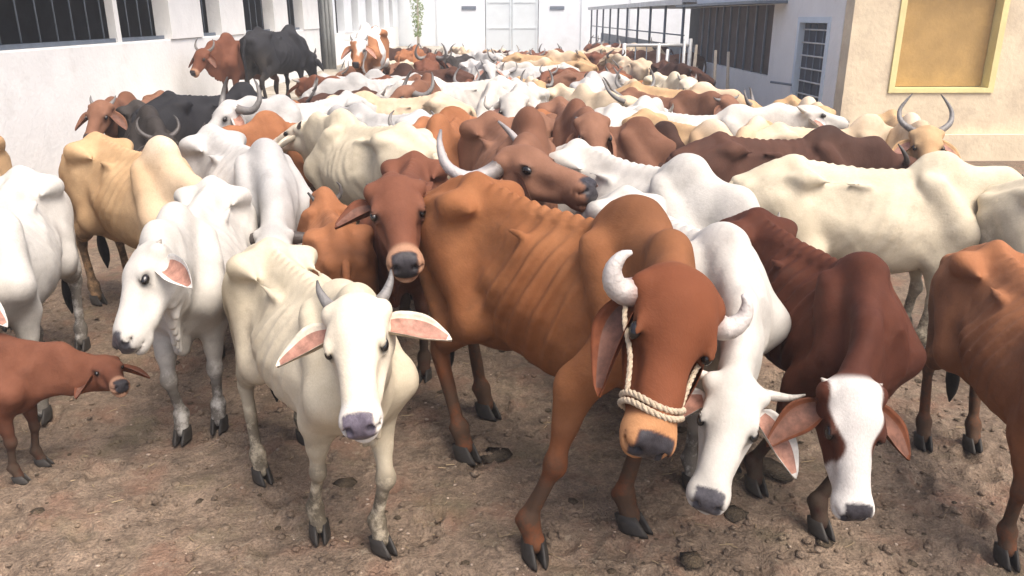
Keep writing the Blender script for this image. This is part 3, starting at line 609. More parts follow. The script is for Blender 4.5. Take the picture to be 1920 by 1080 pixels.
# back wall with a double steel gate
bw = empty('end_wall', (0, 48.2, 0)); tag(bw, 'tall pale wall closing the far end of the yard', 'wall')
def bwp(name, x0, x1, z0, z1, d0, d1, mat): return box(name, x0, x1, d0, d1, z0, z1, mat, bw)
bwp('wall', -9, -.62, -.1, 6.0, 0, .3, M_BLUEWHITE); bwp('wall', 2.46, 11.5, -.1, 6.0, 0, .3, M_BLUEWHITE); bwp('lintel', -.62, 2.46, 4.2, 6.0, .0, .3, M_BLUEWHITE)
for x in (-6.2, -3.4, 4.9, 7.7): bwp('pilaster', x, x + .35, -.1, 6.0, -.06, -.002, M_BLUEWHITE)
for x in (-1.95, 3.1): bwp('vent', x, x + .82, 2.42, 2.62, -.05, -.003, M_STEEL)
gt = empty('steel_gate', (.92, 48.2, 0)); tag(gt, 'pale blue double steel gate in the far end wall', 'gate')
for x0, x1 in ((-1.50, -.01), (.01, 1.50)):
    lf = box('gate_leaf', x0, x1, .08, .12, .02, 4.15, M_GATE, gt)
    for a in (x0 + .02, x1 - .10): box('stile', a, a + .08, .04, .077, .02, 4.15, M_GATE, lf)
    for z in (.05, 1.4, 2.8, 4.05): box('rail', x0 + .101, x1 - .101, .045, .077, z, z + .08, M_GATE, lf)
# right side: open shed, white room with window and barred door
RX = 5.22
sh = empty('open_shed', (RX, 31, 0)); tag(sh, 'long open cattle shed with tin roof and thin posts on the right', 'building'); SB = (RX, 31)
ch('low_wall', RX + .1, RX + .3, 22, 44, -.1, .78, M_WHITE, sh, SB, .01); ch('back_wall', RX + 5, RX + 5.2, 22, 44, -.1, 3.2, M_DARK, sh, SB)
ch('roof', RX - .35, RX + 5.4, 21.9, 44.3, 2.44, 2.50, M_TIN, sh, SB); ch('roof_edge', RX - .38, RX - .352, 21.9, 44.3, 2.38, 2.52, M_TIN, sh, SB)
ch('rail_panel', RX + .32, RX + .36, 22, 44, .782, 1.25, M_STEEL, sh, SB)
for y in np.arange(22.4, 44.3, 2.4): bar('post', (-.2, y - 31, 0), (-.2, y - 31, 2.44), .04, M_STEEL, sh)
for z in (1.05, 1.6): bar('rail', (-.2, 22.2 - 31, z), (-.2, 44.2 - 31, z), .022, M_STEEL, sh, 6)
rm = empty('white_room', (RX, 17, 0)); tag(rm, 'white plastered room with mesh window and barred doorway', 'building'); RB = (RX, 17)
ch('wall', RX, RX + .22, 15.7, 21.85, -.1, 1.0, M_WHITE, rm, RB, .0); ch('wall', RX, RX + .22, 15.7, 21.85, 2.3, 3.4, M_WHITE, rm, RB); ch('wall', RX, RX + .22, 14.35, 15.699, -.1, 3.4, M_WHITE, rm, RB)
ch('wall', RX, RX + .22, 12.5, 12.95, -.1, 3.4, M_WHITE, rm, RB); ch('lintel', RX, RX + .22, 12.951, 14.349, 2.08, 3.4, M_WHITE, rm, RB); ch('end_wall', RX + .221, RX + 4, 21.6, 21.85, -.1, 3.4, M_WHITE, rm, RB)
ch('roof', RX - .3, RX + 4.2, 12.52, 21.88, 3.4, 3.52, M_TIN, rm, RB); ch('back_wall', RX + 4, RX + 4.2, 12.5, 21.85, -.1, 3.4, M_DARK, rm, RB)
ch('canopy', RX - .55, RX - .003, 15.0, 21.85, 2.31, 2.36, M_STEEL, rm, RB)
wn_ = ch('window_mesh', RX + .10, RX + .12, 15.72, 21.85, 1.0, 2.3, M_NET, rm, RB)
for y in np.arange(16.3, 21.8, .62): ch('window_bar', RX + .05, RX + .085, y, y + .045, 1.002, 2.298, M_STEEL, wn_, (0, 0)).parent = rm
for o in [q for q in rm.children if q.name.startswith('window_bar')]: o.location = (-RX, -17, 0)
for y0, y1 in ((12.951, 13.05), (14.25, 14.349)): ch('door_frame', RX - .02, RX + .15, y0, y1, 0, 2.079, M_DOORF, rm, RB)
ch('door_frame', RX - .02, RX + .15, 13.051, 14.249, 1.99, 2.079, M_DOORF, rm, RB)
dr = ch('barred_door', RX + .08, RX + .10, 13.06, 14.24, .02, 1.98, M_DARK, rm, RB)
for z in np.arange(.2, 1.95, .21):
    o = bar('door_bar', (.055, 13.08 - 17, z), (.055, 14.22 - 17, z), .014, M_PIPE, dr, 6)
for y in (13.35, 13.65, 13.95): bar('door_bar', (.06, y - 17, .03), (.06, y - 17, 1.97), .011, M_STEEL, dr, 6)
bar('door_bolt', (-.02, 14.3 - 17, .95), (-.32, 14.55 - 17, .98), .02, M_STEEL, dr)
# beige house on the right, face towards the camera
bh = empty('beige_house', (8.5, 12.4, 0)); tag(bh, 'beige plastered house with yellow framed board window at right', 'building')
def bhp(name, x0, x1, y0, y1, z0, z1, mat, par=bh): return box(name, x0 - 8.5, x1 - 8.5, y0 - 12.4, y1 - 12.4, z0, z1, mat, par)
bhp('wall', 5.23, 5.90, 12.2, 12.49, -.1, 3.6, M_BEIGE); bhp('wall', 7.5, 12, 12.2, 12.49, -.1, 3.6, M_BEIGE); bhp('wall', 5.901, 7.499, 12.2, 12.49, -.1, 1.0, M_BEIGE); bhp('wall', 5.901, 7.499, 12.2, 12.49, 2.7, 3.6, M_BEIGE)
bhp('plinth', 5.22, 12, 12.10, 12.198, -.1, .38, M_BEIGE); bhp('roof', 5.0, 12.2, 11.9, 12.495, 3.6, 3.75, M_TIN)
w2 = bhp('window_board', 6.0, 7.40, 12.36, 12.40, 1.08, 2.62, M_OCHRE)
for x0, x1, z0, z1 in ((5.902, 5.99, 1.002, 2.698), (7.41, 7.498, 1.002, 2.698), (5.991, 7.409, 1.002, 1.07), (5.991, 7.409, 2.63, 2.698)): bhp('window_frame', x0, x1, 12.17, 12.42, z0, z1, M_YELLOW)
# pipe pen and poles
pen = empty('pipe_pen', (3.6, 18.4, 0)); tag(pen, 'pale pipe pen panel with bars before the open shed', 'fence')
for x in (-.75, .02, .72): bar('post', (x, 0, 0), (x, 0, 1.52 if x < .7 else 1.62), .045, M_PIPE, pen)
for z in (1.48,): bar('top_rail', (-.75, 0, z), (.72, 0, z), .035, M_PIPE, pen)
for z in (.5, .95): bar('rail', (-.75, .0, z), (.72, .0, z), .02, M_STEEL, pen, 6)
for x in (-.5, -.25, .26, .5): bar('upright', (x, 0, .1), (x, 0, 1.46), .012, M_STEEL, pen, 6)
POLES = [((1246, 200), (1252, 92), 'slim pale pole just left of the thick pen post'), ((1282, 200), (1284, 74), 'thick pale pole beside the pipe pen'), ((1300, 205), (1306, 84), 'leaning wooden pole nearest the pen corner'), ((1345, 205), (1342, 94), 'wooden pole before the white wall, left of a pair'), ((1371, 200), (1366, 97), 'wooden pole before the white wall, right of a pair')]
for i, (a, b_, lab) in enumerate(POLES):
    Y = (17.6, 17.2, 16.9, 16.6, 16.4)[i]
    q = ray(a[0], 120); k = Y / q.y; bx_ = q.x * k; q2 = ray(b_[0], b_[1]); k2 = Y / q2.y
    base = (bx_, Y); top = (q2.x * k2, Y, CAM_H + q2.z * k2); rt = empty('pole', (base[0], base[1], 0)); tag(rt, lab, 'pole', 'poles in front of the white room')
    bar('shaft', (0, 0, -.05), (top[0] - base[0], 0, top[2]), .045 if i in (1, 2) else .034, M_WOOD if i > 1 else M_PIPE, rt, 8, .03)
    bar('foot_collar', (0, 0, -.05), (0, 0, .12), .07, M_CONC, rt, 8)
# slim leafy tree before the far end wall
tree = empty('slim_tree', (-4.35, 46.6, 0)); tag(tree, 'slim yellow green tree in the far left corner', 'tree')
bar('trunk', (0, 0, 0), (.05, 0, 3.2), .09, M_WOOD, tree, 8, .04); V, F_ = [], []
for i in range(500):
    z = rnd.uniform(1.0, 5.0); rr = .42 * (1 - abs(z - 2.8) / 3.2); a = rnd.random() * 6.28; q = rr * rnd.random() ** .5; c_ = Vector((q * math.cos(a), q * math.sin(a), z)); d1 = Vector((rnd.gauss(0, 1), rnd.gauss(0, 1), rnd.gauss(0, 1))).normalized(); d2 = d1.orthogonal().normalized(); b = len(V)
    for p_ in (c_ - d1 * .09, c_ + d2 * .04, c_ + d1 * .09, c_ - d2 * .04): V.append(tuple(p_))
    F_.append((b, b + 1, b + 2, b + 3))
mesh_obj('crown', V, F_, plain_mat('yellow_green_leaf', (.16, .24, .05), .6, .4, 3.0, .1), tree)
# ------------------------------------------------------------------ cow kinds
M_HOOF = simple_mat('dark_hoof_horn', (.030, .026, .022), .55, .35)
M_EYE = simple_mat('dark_wet_eye', (.008, .006, .005), .08, .6)
M_TUFT = simple_mat('black_tail_hair', (.02, .017, .015), .8, .2)
M_EAR_PINK = simple_mat('pink_ear_skin', (.33, .17, .125), .6, .3, .3, 25)
M_EAR_DARK = simple_mat('dark_ear_skin', (.13, .06, .04), .6, .3, .3, 25)
M_HORN_GREY = horn_mat('grey_horn', (.16, .14, .12), (.20, .19, .18), (.04, .036, .034))
M_HORN_PALE = horn_mat('pale_horn', (.30, .24, .19), (.52, .48, .42), (.16, .14, .12))
M_HORN_DARK = horn_mat('dark_horn', (.06, .05, .045), (.075, .066, .06), (.02, .018, .016))
M_HORN_HERO = horn_mat('white_horn_in_brown_skin', (.17, .045, .02), (.46, .42, .39), (.56, .53, .50))
M_HORN_BIG = horn_mat('pale_grey_horn', (.07, .05, .04), (.42, .39, .38), (.16, .15, .15))
# name: (hide material, ear outer colour, tail colour, ear inner, horn, wording)
HIDES = {}
def hide(key, word, c1, c2, ear=None, inner=None, horn=None, **kw):
    m = hide_mat(key + '_hide', c1, c2, **kw); ec = ear or kw.get('head') or c1
    HIDES[key] = dict(mat=m, ear=simple_mat(key + '_ear_hair', ec, .7, .2), tail=simple_mat(key + '_tail_hair', [.9 * x for x in c1], .7, .2), inner=inner or M_EAR_DARK, horn=horn or M_HORN_GREY, word=word)
hide('gir', 'orange brown', (.26, .098, .038), (.33, .142, .060), points=(.15, .050, .022), head=(.150, .046, .021), hump=(.135, .058, .028), ring=(.50, .26, .12), ear=(.15, .045, .018), horn=M_HORN_HERO, eye=(.10, .035, .015))
hide('cream', 'cream white', (.57, .495, .36), (.64, .57, .435), head=(.63, .565, .45), ring=(.60, .58, .55), inner=M_EAR_PINK, ear=(.58, .52, .42), soil=(.045, .033, .022), nose=(.11, .095, .12))
hide('white', 'white', (.535, .510, .460), (.60, .575, .53), inner=M_EAR_PINK, ear=(.58, .56, .52), soil=(.05, .038, .027), nose=(.065, .062, .07), horn=M_HORN_PALE)
hide('greywhite', 'pale grey', (.44, .43, .41), (.59, .575, .55), inner=M_EAR_PINK, soil=(.12, .09, .06), hump=(.36, .355, .35))
hide('mahogany', 'dark mahogany', (.070, .022, .013), (.105, .034, .018), points=(.032, .012, .009), blaze=(.55, .53, .50), ear=(.12, .04, .018), ring=(.64, .62, .58), horn=M_HORN_PALE)
hide('darkbrown', 'dark brown', (.075, .034, .024), (.11, .052, .034), points=(.03, .015, .011), hump=(.035, .02, .016), horn=M_HORN_DARK)
hide('red', 'reddish brown', (.15, .056, .032), (.20, .080, .046), points=(.05, .022, .014), ring=(.42, .25, .16), ear=(.12, .04, .02))
hide('rust', 'rust brown', (.29, .115, .05), (.37, .16, .075), points=(.12, .045, .022), ring=(.5, .3, .18))
hide('tan', 'tan', (.46, .29, .15), (.55, .38, .215), points=(.42, .26, .14), hump=(.68, .58, .45), inner=M_EAR_PINK)
hide('sand', 'sandy beige', (.56, .43, .29), (.66, .55, .41), inner=M_EAR_PINK)
hide('black', 'black', (.020, .020, .023), (.034, .034, .038), soil=(.06, .05, .04), horn=M_HORN_DARK)
hide('charcoal', 'charcoal grey brown', (.036, .031, .029), (.06, .052, .047), horn=M_HORN_DARK)
hide('pied', 'brown and white patched', (.34, .15, .07), (.42, .2, .1), patch=((.76, .74, .70), 2.0, .50), inner=M_EAR_PINK)
hide('chestnut', 'chestnut', (.20, .095, .058), (.27, .14, .09), points=(.09, .04, .024), hump=(.14, .06, .035))
HOOF = hoof_mesh(M_HOOF)
DEF_FEET = dict(fl=(.46, .14), fr=(.46, -.14), hl=(-.62, .14), hr=(-.62, -.14))
def tail_parts(hd, parent, sway=0.0, lift=0.0, seg=8):
    pts = spline([(-.78, 0, 1.14), (-.885, sway * .15, 1.09), (-.925, sway * .5, .88), (-.87, sway * .9, .62), (-.85, sway * 1.1, .44)], 16)
    t = part('tail', tube_mesh('tail', pts, [.034 - .020 * (i / 16) for i in range(17)], hd['tail'], seg), parent)
    e = pts[-1]; tp = spline([e + np.array((0, 0, .06)), e + np.array((.0, sway * .05, -.04)), e + np.array((.02, sway * .12, -.16)), e + np.array((.02, sway * .12, -.25))], 8)
    part('tail_tuft', tube_mesh('tail_tuft', tp, [.014, .024, .034, .04, .042, .036, .028, .016, .004], M_TUFT, seg), t)
def dress(root, me, fr, hd, kw, hs, feet):
    b = part('body', me, root); me.materials.append(hd['mat'])
    hk = kw.get('horns'); ek = kw.get('ears', 'droop'); hm = kw.get('horn_mat') or hd['horn']
    for sd_ in (1, -1):
        if hk: horn_part(fr, hk, sd_, hm, root, kw.get('hseg', 10), kw.get('hscale', 1.0))
        ear_part(fr, ek, sd_, (hd['ear'], kw.get('inner') or hd['inner']), root, kw.get('elen', 1.0), kw.get('twist', 0))
        eye_part(fr, sd_, M_EYE, root, kw.get('fw', 1.0))
    for nm, q in feet.items():
        o = part('hoof', HOOF, root); o.location = (q[0], q[1], 0); o.rotation_euler = (0, 0, kw.get('hoof_yaw', {}).get(nm, 0))
    if kw.get('tail', True): tail_parts(hd, root, kw.get('sway', .05))
    return b
def posed_cow(name, label, x, y, yaw, s, hk, poll, muzzle, nl=.62, pn=True, mn=True, hs=1.0, feet_px={}, feet=None, cell=.0145, group='cows of the herd', z=0, face=None, **kw):
    """a cow posed after the photograph: torso from the fit, feet on the ground, head from the neck length and the pixels of poll and muzzle"""
    root = empty(name, (x, y, z), R(yaw), s); tag(root, label, 'cow', group)
    Mw = Matrix.Translation((x, y, z)) @ Matrix.Rotation(R(yaw), 4, 'Z') @ Matrix.Scale(s, 4); inv = Mw.inverted()
    ft = dict(DEF_FEET); ft.update(feet or {})
    for k, q in feet_px.items():
        g = inv @ ground_at(*q, z=z); ft[k] = (g.x, g.y)
    if isinstance(poll, Vector): Pl = poll
    else:
        base = Mw @ Vector((.50, 0, 1.06)); Pl = inv @ ray_sphere(*poll, base, nl * s, pn)
    if isinstance(muzzle, Vector): Ml = muzzle
    else: Ml = inv @ ray_sphere(*muzzle, Mw @ Pl, .49 * hs * s, mn)
    p = dict(poll=Pl, muzzle=Ml, hs=hs, feet=ft, face=None if face is None else R(face - yaw))
    for k in ('hump', 'ribs', 'dewlap', 'thin', 'wide', 'belly', 'bend', 'neck', 'ribw', 'esh', 'seed', 'dome', 'fw', 'udder', 'hbu'):
        if k in kw: p[k] = kw[k]
    me, fr = body_mesh('cow_body', p, cell / max(.9, s))
    dress(root, me, fr, HIDES[hk], kw, hs, ft)
    return root, fr
# ------------------------------------------------------------------ the front cows
UP = (Vector((1.02, 0, 1.30)), Vector((1.36, 0, .98))); MID = (Vector((1.08, 0, 1.10)), Vector((1.40, 0, .74))); LOW = (Vector((1.05, 0, .82)), Vector((1.18, 0, .36)))
FRONT = []
def fc(label, x, y, yaw, s, hk, poll, muzzle, **kw):
    r_, fr = posed_cow('cow', label, x, y, yaw, s, hk, poll, muzzle, **kw); FRONT.append((x, y, yaw, s)); return r_, fr
hero, HF = fc('large orange brown cow with white curved horns and rope round its muzzle', .255, 3.37, 311, 1.07, 'gir', (1288, 520), (1222, 852), nl=.66, hs=1.05, face=-70, wide=.88, thin=1.15, ribw=.10, esh=.42, neck=.76,
   feet_px=dict(fr=(1002, 1040), fl=(1180, 988), hr=(872, 856)), horns='gir', ears='gir', dome=1.3, fw=1.14, hump=.5, ribs=.028, dewlap=1.1, cell=.0078, hscale=.82, hbu=.055, hoof_yaw=dict(fr=-.5, fl=.1), seed=1.0)
fc('cream white cow with short grey horns looking straight into the camera', -.80, 3.19, 305, .872, 'cream', (664, 562), (672, 806), nl=.60, hs=1.04,
   feet_px=dict(fr=(600, 1002), fl=(716, 1028), hr=(492, 897)), horns='short', ears='level', hump=.2, ribs=.010, cell=.0085, dewlap=.7, seed=2.0, hoof_yaw=dict(fr=-.35, fl=.15), face=-98)
fc('small white cow at left edge with brown lined ear, head turned left', -1.64, 4.25, 276, .92, 'white', (268, 470), (220, 650), nl=.66, hs=.98, face=212, feet_px=dict(fr=(343, 822), fl=(412, 802)), horns='stub', ears='droop', hump=.4, ribs=.006, cell=.0105, seed=3.0)
fc('white cow with lowered head and grey horn between the two brown cows', .86, 3.72, 292, .95, 'white', (1388, 712), (1326, 948), nl=.72, hs=1.04, horns='side', ears='droop', hump=.25, ribs=.008, neck=.75, cell=.0095, seed=4.0, face=-100, feet=dict(fl=(.40, .14), fr=(.50, -.14)))
fc('mahogany brown cow with a white face lowered to the ground, ribs showing', 1.43, 3.47, 284, .90, 'mahogany', (1604, 722), (1608, 978), nl=.66, hs=1.03, feet_px=dict(fr=(1415, 915), fl=(1535, 995)), horns='stub', ears='droop', hump=.15, ribs=.03, wide=.9, thin=1.3, neck=.6, dewlap=.5, cell=.009, seed=5.0, face=-88)
fc('white cow whose rounded back shows right behind the orange brown cow', .84, 4.86, 307, 1.02, 'white', Vector((.98, .1, .95)), Vector((1.1, .15, .5)), horns='short', hump=.3, ribs=.008, seed=6.0)
fc('cream white cow standing side on at the right edge, rump to the left', 2.36, 4.93, 354, .975, 'cream', *MID, horns='short', hump=.5, ribs=.008, seed=7.0, sway=-.06)
fc('dark brown cow side on behind the cream one at right, ribs showing', 2.16, 6.1, 10, .98, 'darkbrown', Vector((1.12, 0, 1.05)), Vector((1.52, -.05, .80)), horns='cres', hump=.3, ribs=.022, seed=8.0)
fc('brown cow with hollow flank seen from behind, between white and orange cows', -.98, 4.60, 107, .81, 'rust', *MID, horns='cres', hump=.5, ribs=.012, thin=1.2, seed=9.0)
fc('reddish brown cow peering out beside the large cow, pale ring round muzzle', -.57, 4.88, 268, .95, 'red', (738, 338), (760, 500), nl=.62, elen=.8, hs=1.2, fw=1.06, horns='stub', ears='level', hump=.15, ribs=.01, seed=10.0, face=-85, cell=.011)
fc('pale grey cow behind the small white one, head sunk between the rumps', -1.80, 5.62, 310, 1.02, 'greywhite', (512, 428), (505, 540), nl=.60, hs=.95, horns='big', horn_mat=M_HORN_DARK, hump=.2, ribs=.018, seed=11.0)
fc('tan cow with a whitish hump at the left edge behind the small white cow', -2.52, 5.55, 320, 1.0, 'tan', *LOW, horns='short', hump=.6, ribs=.014, seed=12.0)
fc('cream cow turned away to the left behind the reddish brown head', -1.02, 6.45, 130, 1.03, 'cream', Vector((1.05, 0, 1.15)), Vector((1.45, .1, .95)), horns='short', hump=.35, ribs=.004, seed=13.0, wide=1.1)
fc('brown bull with big grey horns and dark muzzle turned right', .10, 5.75, 285, 1.08, 'chestnut', (955, 285), (1112, 350), nl=.66, hs=1.12, pn=True, horns='big', ears='hang', hump=1.2, ribs=.01, seed=14.0, horn_mat=M_HORN_BIG, dome=1.0)
fc('orange brown cow at the right edge with its ribs standing out', 2.24, 3.05, 262, .86, 'rust', *LOW, horns='short', hump=.4, ribs=.022, seed=15.0)
fc('small brown calf at lower left, muzzle just below the white cow head', -2.52, 3.44, -8, .56, 'red', (190, 672), (229, 722), dewlap=0, nl=.62, hs=1.05, horns=None, ears='droop', hump=.1, ribs=.004, seed=16.0)
fc('white cow at far left edge beside the small white cow', -2.75, 4.35, 285, .95, 'white', *MID, horns='short', ears='droop', hump=.4, ribs=.006, seed=17.0)
fc('sandy cow at far left edge in front of the barn wall', -3.8, 5.7, 295, 1.0, 'tan', *LOW, horns='cres', hump=.5, ribs=.01, seed=18.0)
fc('cream cow beyond the right edge, behind the ribbed orange brown one', 3.45, 4.1, 300, .95, 'cream', *MID, horns='short', hump=.5, ribs=.01, seed=19.0)

# rope halter of the large cow
M_ROPE = plain_mat('cream_cotton_rope', (.62, .50, .36), .85, .2, 60.0, .6)
def rope_halter(fr, parent):
    P, u, v, w, hs = fr; Hh = lambda a, b, c: np.array(P + (u * a + v * b + w * c) * hs)
    ring = [Hh(.345 + .03 * max(0, math.cos(t)) ** 2, .081 * math.sin(t), -.056 + .083 * math.cos(t) * (1 if math.cos(t) > 0 else 1.0)) for t in np.linspace(0, 2 * math.pi, 29)]
    def strands(name, path, r):
        path = np.array(path); n = len(path); L = np.concatenate([[0], np.cumsum(np.linalg.norm(np.diff(path, axis=0), axis=1))]); m = max(24, int(L[-1] / .006)); t = np.linspace(0, L[-1], m)
        q = np.stack([np.interp(t, L, path[:, i]) for i in range(3)], 1); T = np.gradient(q, axis=0); T /= np.linalg.norm(T, axis=1)[:, None]; a_ = np.cross(T, np.array(u)); a_ = np.where(np.linalg.norm(a_, axis=1)[:, None] < .2, np.cross(T, np.array(w)), a_); a_ /= np.linalg.norm(a_, axis=1)[:, None]; b_ = np.cross(T, a_)
        for k in range(3):
            ph = t / .05 * 2 * math.pi + k * 2.094; V, F_, _ = tube(q + r * .55 * (a_ * np.cos(ph)[:, None] + b_ * np.sin(ph)[:, None]), [r * .62] * m, 6); mesh_obj('rope_strand', V, F_, M_ROPE, band[0], True)
    band = [None]
    for name, offs in (('nose_band', (0, .021)),):
        V, F_, _ = tube(ring, [.006 * hs] * len(ring), 6); band[0] = mesh_obj(name, V, F_, M_ROPE, parent, True)
        for off in offs: strands(name, [q + np.array(u) * off * hs for q in ring], .0082 * hs)
    for sd_ in (-1, 1):
        pts = spline([Hh(.352, .078 * sd_, -.05), Hh(.25, .094 * sd_, -.045), Hh(.16, .126 * sd_, -.055), Hh(.08, .128 * sd_, -.075), Hh(.02, .10 * sd_, -.13)], 16)
        V, F_, _ = tube(pts, [.006 * hs] * 17, 6); band[0] = mesh_obj('cheek_rope', V, F_, M_ROPE, parent, True); strands('cheek_rope', pts, .0068 * hs)
rope_halter(HF, hero)

# ------------------------------------------------------------------ shared cows for the herd behind
PROTO = {}
POSE = dict(up=UP, mid=MID, low=LOW, left=(Vector((.92, .34, 1.24)), Vector((1.10, .74, .98))), right=(Vector((.92, -.34, 1.24)), Vector((1.10, -.74, .98))), rest=(Vector((1.04, .08, 1.30)), Vector((1.48, .16, 1.16))))
FEETV = [dict(DEF_FEET), dict(fl=(.52, .13), fr=(.38, -.13), hl=(-.70, .14), hr=(-.52, -.14)), dict(fl=(.40, .15), fr=(.50, -.12), hl=(-.55, .13), hr=(-.68, -.15))]
def proto(pose, horns, ears, var):
    k = (pose, horns, ears, var)
    if k in PROTO: return PROTO[k]
    ft = FEETV[var % 3]; p = dict(poll=POSE[pose][0], muzzle=POSE[pose][1], hs=1.03, feet=ft, hump=(.35, .8, .2)[var % 3], thin=1.25, ribs=(.014, .020, .010)[var % 3], dewlap=(.8, 1.2, .7)[var % 3], wide=(.96, .90, 1.03)[var % 3], seed=var * 2.1, fw=(1.0, 1.1, 1.0)[var % 3], dome=(.4, 1.1, .4)[var % 3])
    kb = ('b', pose, var)
    if kb not in PROTO: PROTO[kb] = body_mesh('herd_cow_body', p, .022)
    me, fr = PROTO[kb]
    tmp = bpy.data.objects.new('proto', None); hd = HIDES['white']; kids = []
    dummy = empty('proto_root')
    if not me.materials: me.materials.append(hd['mat'])
    b = part('body', me, dummy)
    for sd_ in (1, -1):
        if horns: horn_part(fr, horns, sd_, hd['horn'], dummy, 7)
        ear_part(fr, ears, sd_, (hd['ear'], hd['inner']), dummy); eye_part(fr, sd_, M_EYE, dummy, p['fw'])
    for nm, q in ft.items():
        o = part('hoof', HOOF, dummy); o.location = (q[0], q[1], 0)
    if 'tail' not in PROTO: tail_parts(hd, dummy, .05, 0, 6); PROTO['tail'] = [c for c in dummy.children if c.name.startswith('tail')][0].data; PROTO['tuft'] = [c for c in dummy.children if c.name.startswith('tail')][0].children[0].data
    PROTO[k] = [(c.name.split('.')[0], c.data, c.location.copy()) for c in dummy.children if not c.name.startswith('tail')] + [('tail', PROTO['tail'], Vector())]
    for c in list(dummy.children):
        for g in list(c.children): bpy.data.objects.remove(g)
        bpy.data.objects.remove(c)
    bpy.data.objects.remove(dummy); bpy.data.objects.remove(tmp); return PROTO[k]
def setmat(o, i, m): o.material_slots[i].link = 'OBJECT'; o.material_slots[i].material = m
HERD = []
def herd_cow(label, x, y, yaw, s, hk, pose, horns='cres', ears='droop', var=0, z=0, group='cows of the herd', detail=True):
    hd = HIDES[hk]; root = empty('cow', (x, y, z), R(yaw), s); tag(root, label, 'cow', group)
    for nm, me, loc in proto(pose, horns, ears, var):
        if nm in ('eye',) and not detail: continue
        o = part(nm, me, root); o.location = loc
        if nm == 'body': setmat(o, 0, hd['mat'])
        elif nm == 'horn': setmat(o, 0, hd['horn'])
        elif nm == 'ear': setmat(o, 0, hd['ear']); setmat(o, 1, hd['inner'])
        elif nm == 'tail': setmat(o, 0, hd['tail']); part('tail_tuft', PROTO['tuft'], o)
    HERD.append((x, y, yaw, s)); return root
def hc(label, px, py, yaw, s, hk, pose, horns='cres', ears='droop', var=0, z=0, zt=1.24):
    g = ground_at(px, py, z + zt * s); return herd_cow(label, g.x, g.y, yaw, s, hk, pose, horns, ears, var, z)
hc('red brown horned bull standing on the raised platform by the barn', 452, 74, 250, 1.0, 'red', 'mid', 'cres', 'droop', 1, PZ)
herd_cow('black cow on the raised platform right of the red bull', -4.12, 15.7, 72, 1.12, 'black', 'low', 'short', 'droop', 0, PZ)
hc('tan and white patched cow on the platform by the grey corner post', 694, 56, 268, 1.12, 'pied', 'mid', 'short', 'droop', 1, PZ)
hc('charcoal cow at the left edge below the barn wall', 268, 206, 300, .95, 'charcoal', 'mid', 'cres', 'droop', 0)
hc('chestnut horned cow facing out behind the charcoal one at left', 268, 186, 268, .95, 'chestnut', 'up', 'short', 'droop', 1)
hc('big charcoal grey brown cow standing below the red bull', 395, 176, 58, 1.05, 'black', 'low', 'cres', 'droop', 0)
hc('small rust brown cow right of the big charcoal one', 492, 205, 235, .9, 'rust', 'low', 'short', 'droop', 2)
hc('rust brown cow in front of the pale grey horned head', 572, 226, 215, .92, 'rust', 'mid', 'cres', 'droop', 1)
hc('pale grey horned cow facing left below the black cow', 585, 188, 232, 1.0, 'greywhite', 'up', 'big', 'droop', 0)
hc('pale grey cow just behind the cream cow that is turned away', 725, 212, 135, 1.0, 'greywhite', 'mid', 'short', 'droop', 2)
hc('orange cow with visible ribs left of the big horned bull', 842, 232, 262, 1.0, 'rust', 'low', 'short', 'droop', 1)
hc('orange brown cow behind the big horned bull, facing left', 925, 222, 205, .98, 'rust', 'left', 'cres', 'hang', 1)
hc('chestnut cow with ring shaped horns behind the horned bull', 1000, 238, 262, 1.0, 'chestnut', 'mid', 'low', 'hang', 1)
hc('white faced cow with dark crescent horns in mid herd', 985, 172, 262, 1.05, 'white', 'up', 'low', 'droop', 1)
hc('chestnut cow with broad brown face right of the crescent horned one', 1065, 205, 275, 1.05, 'chestnut', 'up', 'stub', 'hang', 1)
hc('rosy chestnut cow left of the dark one before the white room', 1122, 232, 330, .95, 'chestnut', 'low', 'short', 'hang', 0)
hc('dark brown cow behind the white backs right of centre', 1195, 236, 300, .92, 'darkbrown', 'low', 'short', 'droop', 0)
hc('tan cow in front of the pipe pen beside a white head', 1275, 228, 300, .98, 'tan', 'low', 'short', 'droop', 2)
hc('white cow with its head stretched right below the leaning poles', 1300, 212, 352, .98, 'white', 'rest', 'short', 'droop', 0)
hc('yellowish tan cow below and left of the barred door', 1440, 222, 238, .95, 'tan', 'mid', 'short', 'droop', 2)
hc('tan cow facing out under the barred door', 1500, 196, 262, .95, 'tan', 'up', 'stub', 'hang', 1)
herd_cow('sandy cow behind the dark brown one, back line showing', 2.95, 7.1, 6, .93, 'sand', 'mid', 'short', 'droop', 1)
hc('tan cow with tall lyre horns at the right edge', 1690, 228, 255, .95, 'tan', 'up', 'lyre', 'droop', 1)
hc('white cow below the pipe pen', 1185, 198, 62, 1.0, 'white', 'mid', 'short', 'droop', 2)
hc('white cow side on in mid herd behind the orange cows', 868, 152, 182, 1.02, 'white', 'mid', 'short', 'droop', 2)
hc('white cow right beside the mid herd white one, head low', 945, 160, 250, .98, 'white', 'low', 'short', 'droop', 0)
hc('sandy cow left of mid herd behind the long pale grey cow', 748, 182, 170, .98, 'sand', 'mid', 'short', 'droop', 2)
hc('pale grey cow nearest the platform edge at left of mid herd', 718, 146, 195, .98, 'greywhite', 'mid', 'cres', 'droop', 0)
hc('brown cow with big curved horns left of the mid herd white cow', 792, 152, 285, 1.02, 'chestnut', 'right', 'big', 'hang', 1)
